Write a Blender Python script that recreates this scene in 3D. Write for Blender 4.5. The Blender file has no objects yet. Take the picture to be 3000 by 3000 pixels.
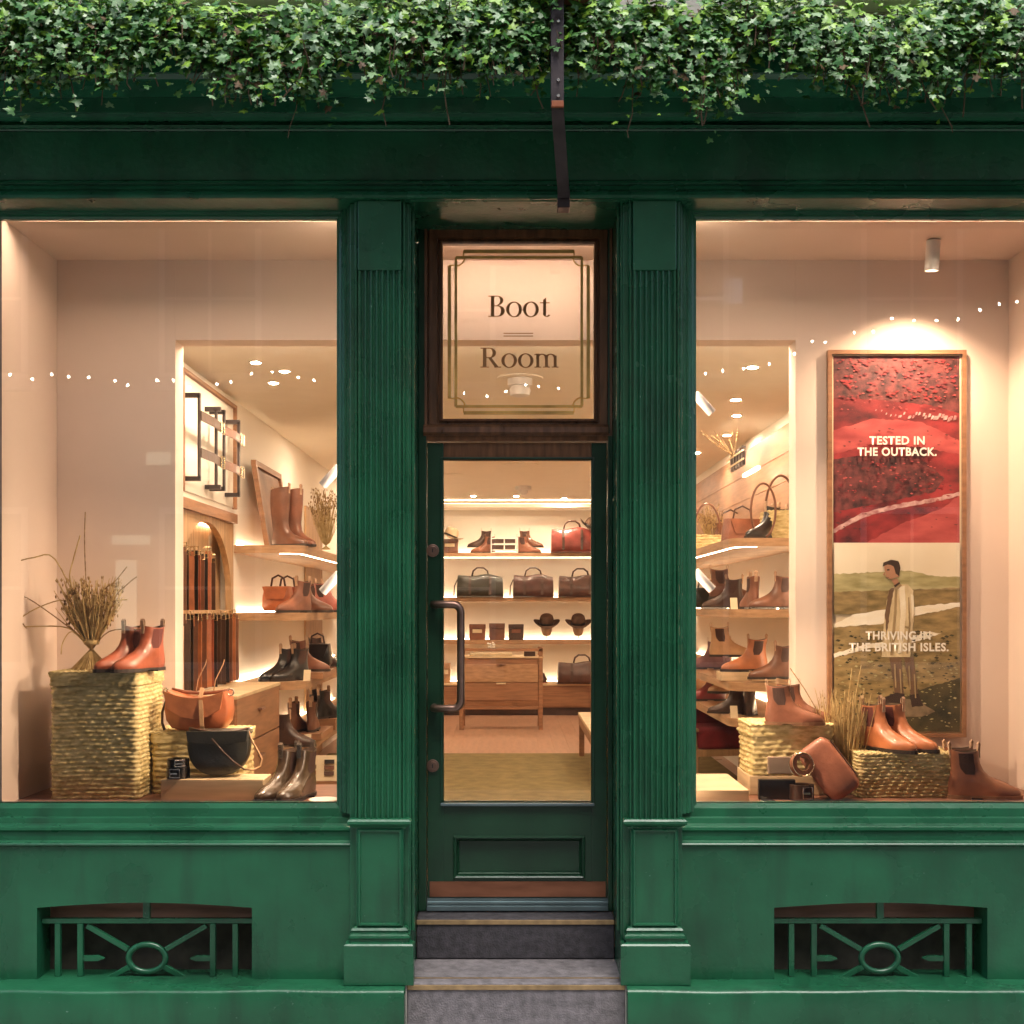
import bpy, math, random
from mathutils import Vector, Matrix
R = random.Random(11)
PI = math.pi
sc = bpy.context.scene
COL = sc.collection
rad = math.radians

# ------------------------------------------------------------------ camera
F, EY, EZ, VX, VY = 3420.0, 4.75, 1.72, 1500.0, 1780.0   # focal length in photo pixels, eye position, eye level
cam_d = bpy.data.cameras.new('camera')
cam_d.sensor_width = 36; cam_d.lens = 36 * F / 3000.0
cam_d.shift_y = (VY - 1500) / 3000.0
cam_d.clip_start = 0.05; cam_d.clip_end = 500
cam = bpy.data.objects.new('camera', cam_d); COL.objects.link(cam)
cam.location = (0, -EY, EZ); cam.rotation_euler = (rad(90), 0, 0)
sc.camera = cam

# ------------------------------------------------------------------ sky, sun, exposure
w = bpy.data.worlds.new('World'); sc.world = w; w.use_nodes = True
nt = w.node_tree
sky = nt.nodes.new('ShaderNodeTexSky'); sky.sky_type = 'NISHITA'; sky.sun_disc = False
SUN_EL, SUN_AZ = 69, 20
sky.sun_elevation = rad(SUN_EL); sky.sun_rotation = rad(180 - SUN_AZ)
sky.air_density = 1.0; sky.dust_density = 3.0; sky.ozone_density = 1.0
bg = nt.nodes['Background']; bg.inputs[1].default_value = 0.15
nt.links.new(sky.outputs[0], bg.inputs[0])
sl = bpy.data.lights.new('sun', 'SUN'); sl.energy = 1.5; sl.angle = rad(32); sl.color = (1, 0.97, 0.92)
so = bpy.data.objects.new('sun', sl); COL.objects.link(so)
d = Vector((math.cos(rad(SUN_EL)) * math.sin(rad(SUN_AZ)), -math.cos(rad(SUN_EL)) * math.cos(rad(SUN_AZ)), math.sin(rad(SUN_EL))))
so.rotation_euler = d.to_track_quat('Z', 'Y').to_euler()
so.location = d * 20
sc.view_settings.view_transform = 'Standard'; sc.view_settings.look = 'None'
sc.view_settings.exposure = 0.8; sc.view_settings.gamma = 1.0
sc.cycles.use_denoising = True
sc.cycles.use_adaptive_sampling = True; sc.cycles.adaptive_threshold = 0.03
sc.cycles.max_bounces = 7; sc.cycles.diffuse_bounces = 4; sc.cycles.glossy_bounces = 3
sc.cycles.transmission_bounces = 4; sc.cycles.transparent_max_bounces = 12
sc.cycles.sample_clamp_indirect = 4.0; sc.cycles.sample_clamp_direct = 0
sc.cycles.caustics_reflective = False; sc.cycles.caustics_refractive = False

# ------------------------------------------------------------------ helpers
def wx(px, y): return (px - VX) * (EY + y) / F
def wz(py, y): return EZ - (py - VY) * (EY + y) / F

MATS = {}
def mat(name, col, rough=0.5, metal=0.0, var=0.12, scale=6.0, bump=0.0, bscale=60.0, spec=0.5, coat=0.0,
        stretch=(1, 1, 1), emit=None, col2=None, bstretch=None, rvar=0.0):
    if name in MATS: return MATS[name]
    m = bpy.data.materials.new(name); m.use_nodes = True; MATS[name] = m
    t = m.node_tree; n = t.nodes; p = n['Principled BSDF']
    p.inputs['Roughness'].default_value = rough; p.inputs['Metallic'].default_value = metal
    p.inputs['Specular IOR Level'].default_value = spec
    p.inputs['Coat Weight'].default_value = coat; p.inputs['Coat Roughness'].default_value = 0.12
    tc = n.new('ShaderNodeTexCoord'); mp = n.new('ShaderNodeMapping'); mp.inputs['Scale'].default_value = stretch
    t.links.new(tc.outputs['Object'], mp.inputs[0])
    no = n.new('ShaderNodeTexNoise'); no.inputs['Scale'].default_value = scale; no.inputs['Detail'].default_value = 5
    t.links.new(mp.outputs[0], no.inputs['Vector'])
    rp = n.new('ShaderNodeValToRGB')
    c2 = col2 if col2 else tuple(min(1, c * (1 + var)) for c in col)
    c1 = col if col2 else tuple(c * (1 - var) for c in col)
    rp.color_ramp.elements[0].color = (*c1, 1); rp.color_ramp.elements[1].color = (*c2, 1)
    rp.color_ramp.elements[0].position = 0.32; rp.color_ramp.elements[1].position = 0.68
    t.links.new(no.outputs['Fac'], rp.inputs[0]); t.links.new(rp.outputs[0], p.inputs['Base Color'])
    if rvar:
        mr = n.new('ShaderNodeMapRange'); mr.inputs['To Min'].default_value = rough - rvar; mr.inputs['To Max'].default_value = rough + rvar
        t.links.new(no.outputs['Fac'], mr.inputs['Value']); t.links.new(mr.outputs[0], p.inputs['Roughness'])
    if bump:
        n2 = n.new('ShaderNodeTexNoise'); n2.inputs['Scale'].default_value = bscale; n2.inputs['Detail'].default_value = 4
        src = mp
        if bstretch:
            src = n.new('ShaderNodeMapping'); src.inputs['Scale'].default_value = bstretch
            t.links.new(tc.outputs['Object'], src.inputs[0])
        t.links.new(src.outputs[0], n2.inputs['Vector'])
        b = n.new('ShaderNodeBump'); b.inputs['Strength'].default_value = bump; b.inputs['Distance'].default_value = 0.01
        t.links.new(n2.outputs['Fac'], b.inputs['Height']); t.links.new(b.outputs[0], p.inputs['Normal'])
    if emit:
        p.inputs['Emission Color'].default_value = (*emit[0], 1); p.inputs['Emission Strength'].default_value = emit[1]
    return m

def glass_mat(name, tint=(1, 1, 1), rough=0.0, ior=1.45):
    m = bpy.data.materials.new(name); m.use_nodes = True; MATS[name] = m
    t = m.node_tree; n = t.nodes
    n.remove(n['Principled BSDF'])
    tr = n.new('ShaderNodeBsdfTransparent'); tr.inputs[0].default_value = (*tint, 1)
    gl = n.new('ShaderNodeBsdfGlossy'); gl.inputs['Roughness'].default_value = rough
    fr = n.new('ShaderNodeFresnel'); fr.inputs[0].default_value = ior
    mx = n.new('ShaderNodeMixShader')
    t.links.new(fr.outputs[0], mx.inputs[0]); t.links.new(tr.outputs[0], mx.inputs[1]); t.links.new(gl.outputs[0], mx.inputs[2])
    t.links.new(mx.outputs[0], n['Material Output'].inputs[0])
    return m

class MB:
    def __init__(s): s.v = []; s.f = []; s.mi = []; s.cur = 0
    def add(s, vs, fs):
        o = len(s.v); s.v += [tuple(p) for p in vs]
        for f in fs: s.f.append([i + o for i in f]); s.mi.append(s.cur)
        return s
    def box(s, x0, x1, y0, y1, z0, z1):
        if x0 > x1: x0, x1 = x1, x0
        if y0 > y1: y0, y1 = y1, y0
        if z0 > z1: z0, z1 = z1, z0
        return s.add([(x0,y0,z0),(x1,y0,z0),(x1,y1,z0),(x0,y1,z0),(x0,y0,z1),(x1,y0,z1),(x1,y1,z1),(x0,y1,z1)],
              [(0,3,2,1),(4,5,6,7),(0,1,5,4),(1,2,6,5),(2,3,7,6),(3,0,4,7)])
    def obox(s, c, ax, ay, az):      # oriented box: centre and three half vectors
        c = Vector(c); ax = Vector(ax); ay = Vector(ay); az = Vector(az); vs = []
        for k in (-1, 1):
            for (i, j) in ((-1,-1),(1,-1),(1,1),(-1,1)): vs.append(c + ax*i + ay*j + az*k)
        return s.add(vs, [(0,3,2,1),(4,5,6,7),(0,1,5,4),(1,2,6,5),(2,3,7,6),(3,0,4,7)])
    def prism(s, poly, a0, a1, axis='y'):   # poly of 2D points (axis y: x,z ; axis z: x,y ; axis x: y,z)
        n = len(poly)
        def P(p, a):
            return (p[0], a, p[1]) if axis == 'y' else ((p[0], p[1], a) if axis == 'z' else (a, p[0], p[1]))
        vs = [P(p, a0) for p in poly] + [P(p, a1) for p in poly]
        fs = [tuple(range(n)), tuple(range(2*n - 1, n - 1, -1))]
        fs += [(i, i + n, (i + 1) % n + n, (i + 1) % n) for i in range(n)]
        return s.add(vs, fs)
    def sweepx(s, prof, x0, x1):      # open profile of (y,z)
        n = len(prof)
        vs = [(x0, y, z) for y, z in prof] + [(x1, y, z) for y, z in prof]
        fs = [(i, i + 1, i + 1 + n, i + n) for i in range(n - 1)]
        fs += [tuple(range(n - 1, -1, -1)), tuple(range(n, 2*n))]
        return s.add(vs, fs)
    def sweepz(s, prof, z0, z1):      # open profile of (x,y)
        n = len(prof)
        vs = [(x, y, z0) for x, y in prof] + [(x, y, z1) for x, y in prof]
        fs = [(i, i + n, i + 1 + n, i + 1) for i in range(n - 1)]
        fs += [tuple(range(n)), tuple(range(2*n - 1, n - 1, -1))]
        return s.add(vs, fs)
    def frame(s, x0, x1, z0, z1, prof, closed=True):   # prof of (d outward, y), mitred corners
        n = len(prof)
        cs = [(x0, z0, -1, -1), (x0, z1, -1, 1), (x1, z1, 1, 1), (x1, z0, 1, -1)]
        if not closed: cs[0] = (x0, z0, -1, 0); cs[3] = (x1, z0, 1, 0)
        vs = []
        for (x, z, sx, sz) in cs: vs += [(x + sx*dd, y, z + sz*dd) for dd, y in prof]
        fs = []
        for k in range(4 if closed else 3):
            a = k * n; b = ((k + 1) % 4) * n
            fs += [(a + i, a + i + 1, b + i + 1, b + i) for i in range(n - 1)]
        return s.add(vs, fs)
    def tube(s, path, r, n=8, closed=False, cap=True):
        path = [Vector(p) for p in path]; m = len(path)
        rr = r if isinstance(r, (list, tuple)) else [r] * m
        vs = []; up = None
        for i, p in enumerate(path):
            a = path[(i - 1) % m] if (closed or i > 0) else p
            b = path[(i + 1) % m] if (closed or i < m - 1) else p
            t = (b - a)
            t = t.normalized() if t.length > 1e-9 else Vector((0, 0, 1))
            if up is None:
                up = Vector((0, 0, 1)) if abs(t.z) < 0.9 else Vector((1, 0, 0))
            u = (up - t * up.dot(t))
            u = u.normalized() if u.length > 1e-6 else t.orthogonal().normalized()
            up = u; q = t.cross(u)
            for k in range(n):
                an = 2 * PI * k / n
                vs.append(p + (u * math.cos(an) + q * math.sin(an)) * rr[i])
        fs = []
        for i in range(m if closed else m - 1):
            a = i * n; b = ((i + 1) % m) * n
            for k in range(n): fs.append((a + k, a + (k + 1) % n, b + (k + 1) % n, b + k))
        if not closed and cap: fs += [tuple(range(n - 1, -1, -1)), tuple(range((m - 1) * n, m * n))]
        return s.add(vs, fs)
    def ribbon(s, path, wdir, wdt, th):   # flat strap along path; wdir = width direction
        path = [Vector(p) for p in path]; m = len(path); W = Vector(wdir).normalized() * (wdt / 2); vs = []
        for i, p in enumerate(path):
            t = path[min(m - 1, i + 1)] - path[max(0, i - 1)]
            nn = t.cross(W).normalized() * (th / 2)
            vs += [p - W - nn, p + W - nn, p + W + nn, p - W + nn]
        fs = []
        for i in range(m - 1):
            a = 4 * i
            for k in range(4): fs.append((a + k, a + (k + 1) % 4, a + 4 + (k + 1) % 4, a + 4 + k))
        fs += [(3, 2, 1, 0), (4*m - 4, 4*m - 3, 4*m - 2, 4*m - 1)]
        return s.add(vs, fs)
    def lathe(s, prof, n=24, c=(0, 0, 0), sx=1, sy=1):   # prof of (r,z)
        vs = []
        for r, z in prof:
            for k in range(n):
                a = 2 * PI * k / n; vs.append((c[0] + r * sx * math.cos(a), c[1] + r * sy * math.sin(a), c[2] + z))
        fs = []
        for i in range(len(prof) - 1):
            for k in range(n): fs.append((i*n + k, i*n + (k + 1) % n, (i + 1)*n + (k + 1) % n, (i + 1)*n + k))
        fs += [tuple(range(n - 1, -1, -1)), tuple(range((len(prof) - 1)*n, len(prof)*n))]
        return s.add(vs, fs)
    def grid(s, nu, nv, fn, wrap=False):
        vs = [fn(i / (nu if wrap else nu - 1), j / (nv - 1)) for j in range(nv) for i in range(nu)]
        fs = []
        for j in range(nv - 1):
            for i in range(nu if wrap else nu - 1):
                a = j*nu + i; b = j*nu + (i + 1) % nu
                fs.append((a, b, b + nu, a + nu))
        return s.add(vs, fs)
    def mesh(s, name, mats, smooth=None):
        me = bpy.data.meshes.new(name); me.from_pydata(s.v, [], s.f)
        for m in (mats if isinstance(mats, list) else [mats]): me.materials.append(m)
        if isinstance(mats, list) and len(mats) > 1: me.polygons.foreach_set('material_index', s.mi)
        if smooth:
            me.shade_smooth()
            if smooth < 180: me.set_sharp_from_angle(angle=rad(smooth))
        me.update(); return me
    def build(s, name, mats, parent=None, smooth=None, bevel=0, loc=None, rz=0):
        return obj(name, s.mesh(name, mats, smooth), parent, bevel, loc, rz)

def obj(name, me, parent=None, bevel=0, loc=None, rz=0, m=None):
    o = bpy.data.objects.new(name, me); COL.objects.link(o); o.parent = parent
    if loc: o.location = loc
    if rz: o.rotation_euler.z = rz
    if bevel:
        b = o.modifiers.new('bevel', 'BEVEL'); b.width = bevel; b.segments = 2; b.limit_method = 'ANGLE'; b.angle_limit = rad(40)
    if m is not None and o.material_slots:
        o.material_slots[0].link = 'OBJECT'; o.material_slots[0].material = m
    return o
def tag(o, label, cat, group=None):
    o['label'] = label; o['category'] = cat
    if group: o['group'] = group
    return o
def thing(name, label, cat, loc=(0, 0, 0), rz=0, group=None, tilt=None, scale=1):
    o = bpy.data.objects.new(name, None); COL.objects.link(o); o.empty_display_size = 0.1
    o.location = loc; o.rotation_euler = (tilt[0] if tilt else 0, tilt[1] if tilt else 0, rz); o.scale = (scale,) * 3
    return tag(o, label, cat, group)
def struct(o): o['kind'] = 'structure'; return o
def ell(cx, cz, rx, rz, a0, a1, n=16): return [(cx + rx*math.cos(a0 + (a1-a0)*i/n), cz + rz*math.sin(a0 + (a1-a0)*i/n)) for i in range(n + 1)]

# ------------------------------------------------------------------ materials
PAINT = mat('green_gloss_paint', (0.0135, 0.101, 0.045), rough=0.28, var=0.24, scale=3.2, bump=0.14, bscale=38, spec=0.5, rvar=0.1)
def weather(m, chip=(0.16, 0.26, 0.20), grime=(0.012, 0.030, 0.018)):      # brush streaks, street grime and small chips
    t = m.node_tree; n = t.nodes; p = n['Principled BSDF']; src = p.inputs['Base Color'].links[0].from_socket
    tc = n.new('ShaderNodeTexCoord')
    def layer(src, scale, stretch, lo, hi, col, fac, detail=6):
        mp = n.new('ShaderNodeMapping'); mp.inputs['Scale'].default_value = stretch; t.links.new(tc.outputs['Object'], mp.inputs[0])
        no = n.new('ShaderNodeTexNoise'); no.inputs['Scale'].default_value = scale; no.inputs['Detail'].default_value = detail; t.links.new(mp.outputs[0], no.inputs['Vector'])
        mr = n.new('ShaderNodeMapRange'); mr.inputs['From Min'].default_value = lo; mr.inputs['From Max'].default_value = hi; mr.inputs['To Max'].default_value = fac; t.links.new(no.outputs['Fac'], mr.inputs['Value'])
        mx = n.new('ShaderNodeMix'); mx.data_type = 'RGBA'; t.links.new(mr.outputs[0], mx.inputs['Factor']); t.links.new(src, mx.inputs['A']); mx.inputs['B'].default_value = (*col, 1)
        return mx.outputs['Result']
    src = layer(src, 9, (1, 1, .16), .52, .75, grime, .55)
    src = layer(src, 2.2, (1, 1, 1), .55, .75, grime, .40)
    src = layer(src, 70, (1, 1, 1), .735, .76, chip, .8, 3)
    t.links.new(src, p.inputs['Base Color'])
weather(PAINT)
PAINTD = mat('dark_green_door_paint', (0.010, 0.048, 0.022), rough=0.33, var=0.25, scale=4, bump=0.08, bscale=50, rvar=0.08)
REFLBROWN = mat('warm_reflection_brown', (0.17, 0.072, 0.030), rough=0.30, var=0.4, scale=5, bump=0.08, bscale=40, stretch=(8, 8, 1), rvar=0.06)  # warm light reflected in the frame, painted into the base colour as brown
GOLD = mat('gilded_line', (0.80, 0.50, 0.15), rough=0.28, metal=0.3, var=0.3, scale=9)
GILT = mat('dark_gilt_lettering', (0.42, 0.22, 0.09), rough=0.35, metal=0.2, var=0.2)
BRASS = mat('aged_bronze', (0.33, 0.20, 0.15), rough=0.36, metal=0.9, var=0.25, scale=14, bump=0.05)
KICK = mat('copper_kick_plate', (0.30, 0.125, 0.07), rough=0.42, metal=0.75, var=0.25, scale=5, stretch=(1, 1, 4), rvar=0.08)
STRIP = mat('grey_weather_bar', (0.16, 0.22, 0.23), rough=0.34, metal=0.7, var=0.2)
NOSING = mat('brass_nosing', (0.48, 0.33, 0.17), rough=0.4, metal=0.75, var=0.25, scale=20)
SLATE = mat('slate', (0.055, 0.050, 0.055), rough=0.6, var=0.35, scale=30, bump=0.35, bscale=120)
SLATE2 = mat('worn_slate', (0.19, 0.172, 0.175), rough=0.55, var=0.32, scale=26, bump=0.4, bscale=130)
IRON = mat('black_iron', (0.052, 0.040, 0.040), rough=0.42, metal=0.3, var=0.3, scale=12, bump=0.08)
RUSTY = mat('orange_primer', (0.32, 0.09, 0.03), rough=0.7)
GAP = mat('dark_brick', (0.045, 0.038, 0.026), rough=0.9, var=0.35, scale=14, bump=0.3, bscale=30)
STONE = mat('pale_stone', (0.50, 0.46, 0.40), rough=0.85, var=0.12, scale=8, bump=0.2)
PAVE = mat('paving', (0.29, 0.275, 0.26), rough=0.85, var=0.2, scale=5, bump=0.2)
ASPH = mat('asphalt', (0.05, 0.05, 0.05), rough=0.9, var=0.2, scale=30, bump=0.3, bscale=200)
BRICK = mat('soot_brick', (0.27, 0.19, 0.14), rough=0.9, var=0.3, scale=9, bump=0.3, bscale=40)
DARKGLASS = mat('dark_window_glass', (0.02, 0.022, 0.025), rough=0.06, var=0.1)
SASH = mat('white_sash', (0.7, 0.68, 0.64), rough=0.5)
GLASS = glass_mat('shop_glass', (0.985, 0.99, 0.985))
PLASTER = mat('warm_plaster', (0.78, 0.645, 0.56), rough=0.85, var=0.035, scale=1.6, bump=0.05, bscale=30)
CREAM = mat('cream_plaster', (0.85, 0.80, 0.71), rough=0.85, var=0.03, scale=1.5)
CEIL = mat('ceiling_white', (0.84, 0.78, 0.68), rough=0.9, var=0.02)
OAK = mat('oak', (0.40, 0.235, 0.125), rough=0.5, var=0.22, scale=5, stretch=(2, 0.7, 9), bump=0.04, bscale=20)
OAKX = mat('oak_cross', (0.31, 0.155, 0.078), rough=0.48, var=0.22, scale=4, stretch=(1, 1, 10), bump=0.04, bscale=20)
OAKV = mat('oak_upright', (0.46, 0.285, 0.15), rough=0.5, var=0.2, scale=4, stretch=(9, 9, 1))
PINE = mat('pale_pine', (0.66, 0.50, 0.31), rough=0.6, var=0.12, scale=4, stretch=(1, 2, 12))
FLOORW = mat('pink_oak_floor', (0.46, 0.27, 0.18), rough=0.32, var=0.12, scale=3, stretch=(8, 1, 1))
RUG = mat('mustard_rug', (0.205, 0.155, 0.058), rough=0.95, var=0.2, scale=9.0, bump=0.8, bscale=160)
DPLAT = mat('reddish_timber', (0.22, 0.10, 0.06), rough=0.45, var=0.25, scale=5, stretch=(1, 8, 8))
SEAG = mat('seagrass', (0.28, 0.20, 0.075), rough=0.75, scale=26, stretch=(1, 1, 3), col2=(0.68, 0.55, 0.27))
SEAG2 = mat('pale_seagrass', (0.42, 0.32, 0.12), rough=0.75, scale=24, stretch=(1, 1, 3), col2=(0.80, 0.67, 0.36))
STRAW = mat('straw', (0.36, 0.24, 0.09), rough=0.8, scale=30, col2=(0.66, 0.50, 0.24))
SEED = mat('seed_head', (0.16, 0.09, 0.04), rough=0.9, scale=50, col2=(0.46, 0.31, 0.15))
LWHITE = mat('white_lamp_metal', (0.72, 0.70, 0.68), rough=0.4, var=0.03)
STEEL = mat('steel', (0.6, 0.58, 0.55), rough=0.25, metal=1.0, var=0.1)
CHROME = mat('buckle_brass', (0.75, 0.62, 0.42), rough=0.22, metal=1.0, var=0.1)
PAPER = mat('cream_card', (0.74, 0.62, 0.42), rough=0.8, var=0.06)
WHITEC = mat('white_ceramic', (0.78, 0.74, 0.68), rough=0.3, var=0.03)
def leather(n, c, r=0.38, c2=None, coat=0.15): return mat('leather_' + n, c, rough=r, var=0.3, scale=9, bump=0.16, bscale=45, coat=coat, col2=c2)
L_CHEST = leather('chestnut', (0.30, 0.075, 0.035))
L_TAN = leather('tan', (0.44, 0.155, 0.065))
L_ORANGE = leather('orange_tan', (0.42, 0.125, 0.05))
L_BROWN = leather('brown', (0.155, 0.062, 0.034))
L_RUST = leather('rust', (0.22, 0.082, 0.045), 0.5)
L_DARK = leather('dark_brown', (0.060, 0.030, 0.020))
L_BLACK = leather('black', (0.016, 0.013, 0.012), 0.3)
L_OLIVE = leather('olive_black', (0.028, 0.026, 0.018), 0.4)
L_BRONZE = leather('bronze_sheen', (0.075, 0.046, 0.026), 0.25, coat=0.45)
L_RED = leather('oxblood', (0.20, 0.024, 0.022))
L_PINK = leather('dusty_rose', (0.42, 0.13, 0.10), 0.6)
L_SAND = leather('sand', (0.48, 0.28, 0.15), 0.6)
SUEDE_P = leather('mauve_suede', (0.19, 0.10, 0.11), 0.9, coat=0)
ELASTIC = mat('elastic', (0.055, 0.025, 0.018), rough=0.8, var=0.2, scale=4, stretch=(80, 80, 1))
ELASTIC_R = mat('oxblood_elastic', (0.10, 0.022, 0.016), rough=0.8, var=0.2)
SOLE = mat('dark_sole', (0.028, 0.018, 0.013), rough=0.55, var=0.2)
SOLE_T = mat('tan_welt_sole', (0.20, 0.10, 0.05), rough=0.55, var=0.2)
LINING = mat('boot_lining', (0.10, 0.06, 0.04), rough=0.9)
TAB = mat('tab_webbing', (0.50, 0.33, 0.22), rough=0.8, var=0.3, scale=40)
FELT = mat('brown_felt', (0.085, 0.045, 0.025), rough=0.95)
FELT_P = mat('pale_felt', (0.55, 0.42, 0.28), rough=0.95)
LINEN = mat('linen_head', (0.45, 0.30, 0.19), rough=0.9)
BURG = mat('burgundy_cloth', (0.20, 0.018, 0.022), rough=0.9, var=0.3, scale=8, bump=0.2)
WARM = (1.0, 0.70, 0.46)
LAMP = mat('downlight_glow', (1, 0.9, 0.75), emit=((1.0, 0.75, 0.52), 1200.0))
LED = mat('led_strip', (1, 0.9, 0.75), emit=((1.0, 0.80, 0.58), 11.0))
LEDB = mat('led_strip_shelf_back', (1, 0.9, 0.75), emit=((1.0, 0.74, 0.48), 12.0))
BULB = mat('fairy_bulb', (1, 0.95, 0.9), emit=((1.0, 0.88, 0.74), 95.0))
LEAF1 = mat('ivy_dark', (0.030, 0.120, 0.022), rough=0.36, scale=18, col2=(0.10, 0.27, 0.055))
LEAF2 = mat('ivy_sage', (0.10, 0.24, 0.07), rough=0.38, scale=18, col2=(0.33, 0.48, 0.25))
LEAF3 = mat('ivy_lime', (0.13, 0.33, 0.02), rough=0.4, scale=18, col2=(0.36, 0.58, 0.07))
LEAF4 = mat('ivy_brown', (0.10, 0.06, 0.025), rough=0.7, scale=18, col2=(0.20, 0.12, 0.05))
STEM = mat('ivy_stem', (0.14, 0.09, 0.05), rough=0.9)
for _m in (LEAF1, LEAF2, LEAF3):
    _p = _m.node_tree.nodes['Principled BSDF']; _p.inputs['Subsurface Weight'].default_value = 0.0

# ------------------------------------------------------------------ ground and street
XL, XR = -3.4, 3.4
struct(MB().box(-12, 12, -5.6, 0.4, -0.25, 0.0).build('pavement', PAVE, bevel=0.01))
struct(MB().box(-12, 12, -5.75, -5.604, -0.25, -0.004).build('kerb', STONE, bevel=0.01))
struct(MB().add([(-60, -60, -0.12), (60, -60, -0.12), (60, 60, -0.12), (-60, 60, -0.12)], [(0, 1, 2, 3)]).build('ground', ASPH))
ob = thing('brick_building', 'dark brick building across the lane reflected faintly in the shop glass', 'building', (0, -9.0, 0))
MB().box(-9, 9, -0.4, 0, -0.12, 9.5).build('wall', BRICK, ob)
for k in range(6):
    for j in range(2):
        x = -6.9 + 2.75*k; z = 1.0 + 3.4*j
        wnd = MB().box(x, x + 1.2, 0.002, 0.03, z, z + 1.9).build('window', SASH, ob)
        for (a, b) in ((0.07, 0.58), (0.62, 1.13)):
            for (c, e) in ((0.08, 0.93), (0.97, 1.82)):
                MB().box(x + a, x + b, 0.031, 0.036, z + c, z + e).build('pane', DARKGLASS, wnd)
        MB().box(x - 0.1, x + 1.3, 0.002, 0.12, z - 0.14, z - 0.002).build('sill', STONE, wnd)
LIT = mat('lit_window_glass', (.3, .3, .25), rough=.2, emit=((.95, 1.0, .72), 1.1)); LIT2 = mat('daylit_window_glass', (.3, .3, .3), rough=.2, emit=((.85, .92, 1.0), .8))
for (a, b, c, e, m_) in ((-4.66, -4.42, 1.45, 2.28, LIT), (-4.70, -4.26, 2.46, 2.57, LIT), (-3.82, -3.30, 2.46, 2.57, LIT), (-4.30, -4.02, 3.4, 3.55, LIT)):
    MB().box(a, b, .004, .03, c, e).build('lit_window', m_, ob)
for i_ in range(4):
    for j_ in range(2): MB().box(2.2 + .13*i_, 2.32 + .13*i_, .004, .03, 5.30 + .15*j_, 5.44 + .15*j_).build('lit_window', LIT2, ob)
fl = thing('string_lights', 'string of tiny white fairy lights across the lane, mirrored in the shop windows', 'lights', (0, -6.6, 0))
pts = []
for i in range(150):
    x = -7.5 + i * 0.1
    z = 3.98 + 0.05*math.sin(x*2.3) + 0.03*math.sin(x*7) + (0.23*max(0, x - 1.6)**1.05 if x > 1.6 else 0)
    pts.append((x, 0, min(z, 4.95)))
MB().tube(pts, 0.004, 4).build('cable', IRON, fl)
bm_ = MB().lathe([(0.001, -0.014), (0.0125, -0.003), (0.008, 0.009), (0.001, 0.013)], 6).mesh('bulb', BULB, 60)
for i in range(4, 149, 2):
    p = pts[i]; obj('bulb', bm_, fl, loc=(p[0] + R.uniform(-.05, .05), R.uniform(-.03, .03), p[2] - 0.015 - R.uniform(0, .06)))

# ------------------------------------------------------------------ shopfront
SF = thing('shopfront', 'dark green painted timber shopfront with fluted pilasters and glazed door', 'shopfront')
pf = [(150,-.42),(212,-.42),(216,-.375),(232,-.36),(262,-.30),(284,-.262),(286,-.235),(328,-.228),(333,-.205),(343,-.20),(348,-.192),(354,-.178),
      (357,-.155),(362,-.158),(366,-.168),(374,-.165),(379,-.132),(384,-.128)]
MB().sweepx([(0.0, wz(150, -.42) + .03), (-.42, wz(150, -.42) + .03)] + [(y, wz(p, y)) for p, y in pf] + [(0.0, wz(384, -.128))], XL, XR).build('cornice', PAINT, SF)
MB().box(XL, XR, -.1255, 0.0, wz(527, -.126), wz(384, -.128) - .0005).build('fascia', PAINT, SF, bevel=0.002)
pf = [(527,-.128),(530,-.142),(536,-.146),(541,-.142),(545,-.158),(553,-.165),(558,-.16),(561,-.178),(571,-.188),(579,-.188),(583,-.178)]
zarch0 = wz(583, -.178)
MB().sweepx([(0.0, wz(527, -.128))] + [(y, wz(p, y)) for p, y in pf] + [(0.0, zarch0)], XL, XR).build('architrave', PAINT, SF)
# wall over the openings and the upper floor
MB().box(XL, XR, 0.001, 0.30, 3.335, 3.96).build('lintel', PAINT, SF)
up = MB(); up.box(XL, XR, -.02, 0.30, 3.962, 8.5); up.build('upper_wall', STONE, SF)
for x in (-1.75, -0.62, 0.95, 2.1):
    wnd = MB().box(x, x + 0.9, -.05, -.021, 4.25, 6.0).build('upper_window', SASH, SF)
    for (a, b) in ((0.06, 0.43), (0.47, 0.84)): MB().box(x + a, x + b, -.056, -.051, 4.33, 5.9).build('pane', DARKGLASS, wnd)
    MB().box(x - .1, x + 1.0, -.12, -.021, 4.13, 4.248).build('sill', SASH, wnd, bevel=.004)
# planter that carries the ivy
pl = tag(MB().box(XL, XR, -.40, -.06, 3.755, 3.93).build('planter_trough', mat('planter', (0.03, 0.028, 0.022), rough=.9), bevel=.004), 'long dark trough hidden under ivy along the top of the shopfront', 'planter')

# stall riser with vent openings, plinth
RY = -.115; ZL = 0.243; ZR = wz(2480, -.115)
vents = [(wx(108, RY), wx(738, RY)), (wx(2268, RY), wx(2893, RY))]
DL, DR = -.401, .430            # door reveal
def riser(x0, x1, v):
    m = MB(); m.box(x0, v[0], RY, 0.02, 0, ZR); m.box(v[1], x1, RY, 0.02, 0, ZR)
    arc = [(v[0] + (v[1] - v[0])*i/16, 0.528 + 0.020*math.sin(PI*i/16)) for i in range(17)]
    m.prism([(v[0], ZR)] + arc + [(v[1], ZR)], RY, 0.02)
    m.box(v[0], v[1], RY, 0.02, 0, ZL - .001)
    m.build('stall_riser', PAINT, SF)
    MB().box(v[0] - .02, v[1] + .02, 0.022, 0.06, 0.2, 0.6).build('vent_back', GAP, SF)
riser(XL, -.42, vents[0]); riser(.448, XR, vents[1])
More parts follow.
